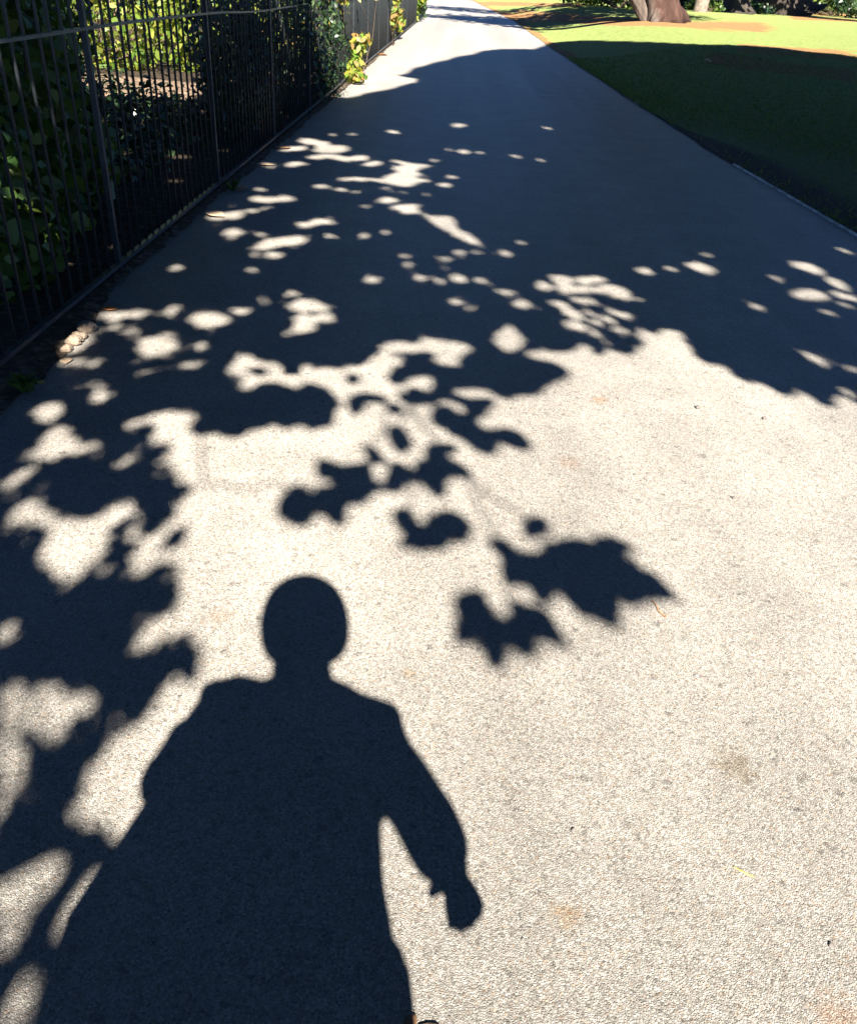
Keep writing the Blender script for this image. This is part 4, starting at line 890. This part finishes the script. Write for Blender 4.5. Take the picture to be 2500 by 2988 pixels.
rarm = limb([(.10, -.01, 1.325), (.150, -.01, 1.285), (.185, -.015, 1.19), (.230, -.01, 1.085), (.242, .05, .985), (.249, .13, .875)], [.045, .052, .050, .048, .045, .031])
larm = limb([(-.11, -.01, 1.365), (-.185, -.01, 1.385), (-.232, -.01, 1.29), (-.280, .02, 1.18), (-.16, .15, 1.165), (-.05, .275, 1.175)], [.042, .050, .046, .042, .040, .026])
hand = [limb([(.247, .13, .875), (.252, .15, .845), (.260, .165, .815), (.264, .172, .795)], [(.026, .017), (.036, .018), (.040, .017), (.034, .014)], 12)]
for k, (dl, ln) in enumerate(((-.027, .066), (-.009, .074), (.009, .069), (.026, .054))):
    b = (.262 + dl * .95, .170, .798); hand.append(limb([b, (b[0] + dl * .1, .178, .798 - ln * .4), (b[0] - .002, .188, .798 - ln * .75), (b[0] - .006, .200, .798 - ln)], [.0095, .009, .0085, .007], 8))
hand.append(limb([(.232, .145, .848), (.213, .165, .820), (.207, .185, .798)], [.012, .0105, .008], 8))
lh = [limb([(-.05, .275, 1.175), (-.042, .295, 1.205), (-.038, .312, 1.245)], [(.026, .018), (.034, .018), (.030, .014)], 12)]
for k in range(4):
    z = 1.205 + k * .018; lh.append(limb([(-.044, .300, z), (-.042, .312, z + .003), (-.008, .308, z + .006), (.018, .300, z + .004)], [.009, .009, .0085, .007], 8))
lh.append(limb([(-.050, .290, 1.205), (-.042, .285, 1.230), (-.026, .280, 1.250)], [.012, .010, .008], 8))
legs = []
for s in (-1, 1):
    x = -.02 + s * .085; legs.append(limb([(x, 0, .86), (x, .01, .70), (x, .015, .48), (x + s * .005, 0, .42), (x + s * .006, -.02, .25), (x + s * .006, -.025, .07)], [.085, .078, .058, .054, .050, .038]))
    legs.append(limb([(x, -.055, .05), (x, .03, .045), (x, .13, .03)], [.036, .038, .026], 10))
body = fused('body', [head, nose, mouth, neck, torso, rarm, larm] + ears + hand + lh + legs, SKIN, me_root, .0055)
for s in (-1, 1):
    bm = bmesh.new(); bmesh.ops.create_uvsphere(bm, u_segments=12, v_segments=8, radius=.0115); me = bpy.data.meshes.new('eye'); bm.to_mesh(me); bm.free()
    o = link('eye', me, simple('eye_white', (.7, .68, .65), .2, .1, 5), me_root, True); o.location = tuple(bw(s * .031, .082, 1.602))
fused('hair', [loft([(0, -.030, 1.512, .074, .055), (0, -.032, 1.530, .096, .070), (0, -.032, 1.56, .107, .084), (0, -.028, 1.605, .111, .092), (0, -.022, 1.645, .107, .096), (0, -.015, 1.682, .092, .084), (0, -.01, 1.708, .068, .060), (0, -.01, 1.724, .036, .034), (0, -.01, 1.728, .01, .01)])], HAIR, me_root, .008)
shirt = loft([(-.02, 0, .80, .158, .122), (-.02, 0, .90, .151, .122), (-.02, 0, 1.0, .148, .112), (-.03, 0, 1.08, .163, .112), (-.035, 0, 1.20, .19, .120), (-.015, 0, 1.30, .176, .115), (-.024, -.01, 1.36, .150, .092), (-.024, -.012, 1.40, .088, .066)])
rs = limb([(.08, -.01, 1.335), (.150, -.01, 1.288), (.180, -.015, 1.19), (.224, -.01, 1.08), (.236, .04, 1.00)], [.050, .066, .060, .061, .058]); ls = limb([(-.08, -.01, 1.368), (-.15, -.01, 1.385), (-.195, -.01, 1.372), (-.236, -.01, 1.29), (-.278, .015, 1.185), (-.255, .05, 1.175)], [.045, .052, .058, .056, .054, .052])
fused('shirt', [shirt, rs, ls], SHIRT, me_root, .009)
tro = [loft([(-.02, 0, .76, .16, .125), (-.02, 0, .92, .153, .122), (-.02, 0, .95, .15, .118)])]
for s in (-1, 1):
    x = -.02 + s * .085; tro.append(limb([(x, 0, .84), (x, .01, .66), (x, .012, .42), (x, -.015, .20), (x, -.02, .07)], [.092, .084, .068, .060, .056]))
fused('trousers', tro, JEAN, me_root, .010)
for s in (-1, 1):
    x = -.02 + s * .09; fused('shoe', [limb([(x, -.07, .045), (x, 0, .055), (x, .10, .045), (x, .17, .032)], [.042, .048, .046, .030], 12), limb([(x, -.02, .05), (x, -.02, .11)], [.05, .048], 12)], SHOE, me_root, .008)
bag = empty('shoulder_bag', tuple(bw(-.28, -.02, .6)), 'soft canvas bag hanging at the left hip of the person', 'bag')
prof = [(-.10, 1.16), (-.27, 1.16), (-.31, 1.115), (-.345, 1.045), (-.381, .973), (-.408, .922), (-.418, .836), (-.42, .66), (-.40, .61), (-.14, .60), (-.10, .66)]
BV = [bw(a, f_, z) for f_ in (-.07, -.03, .03, .07) for a, z in ([(p[0] * .97 - .008, p[1] * .99 + .006) for p in prof] if abs(f_) > .05 else prof)]; n_ = len(prof)
BF = [tuple(range(n_)), tuple(3 * n_ + k for k in range(n_))[::-1]] + [(r * n_ + k, (r + 1) * n_ + k, (r + 1) * n_ + (k + 1) % n_, r * n_ + (k + 1) % n_) for r in range(3) for k in range(n_)]
link('bag_body', mesh('bag_body', BV, BF), CANVAS, bag)
link('strap', mesh('strap', *limb([(-.20, .06, 1.10), (-.175, .09, 1.25), (-.145, .05, 1.365), (-.14, -.02, 1.38), (-.15, -.09, 1.35), (-.18, -.11, 1.2), (-.20, -.06, 1.10)], [.010] * 7, 8)), CANVAS, bag)
phone = empty('phone', (0, 0, EYE), 'dark phone held up in the left hand of the person', 'phone')
bm = bmesh.new(); bmesh.ops.create_cube(bm, size=1); bmesh.ops.scale(bm, vec=(.07, .14, .008), verts=bm.verts); bmesh.ops.bevel(bm, geom=bm.edges[:], offset=.003, segments=2, affect='EDGES')
me = bpy.data.meshes.new('case'); bm.to_mesh(me); bm.free(); o = link('case', me, BLACK, phone); o.matrix_world = M @ Matrix.Translation((-.02, -.045, .016))
bm = bmesh.new(); bmesh.ops.create_cone(bm, segments=20, radius1=.006, radius2=.006, depth=.002, cap_ends=True); me = bpy.data.meshes.new('lens'); bm.to_mesh(me); bm.free(); o = link('lens', me, BLACK, phone); o.matrix_world = M @ Matrix.Translation((0, 0, .011))
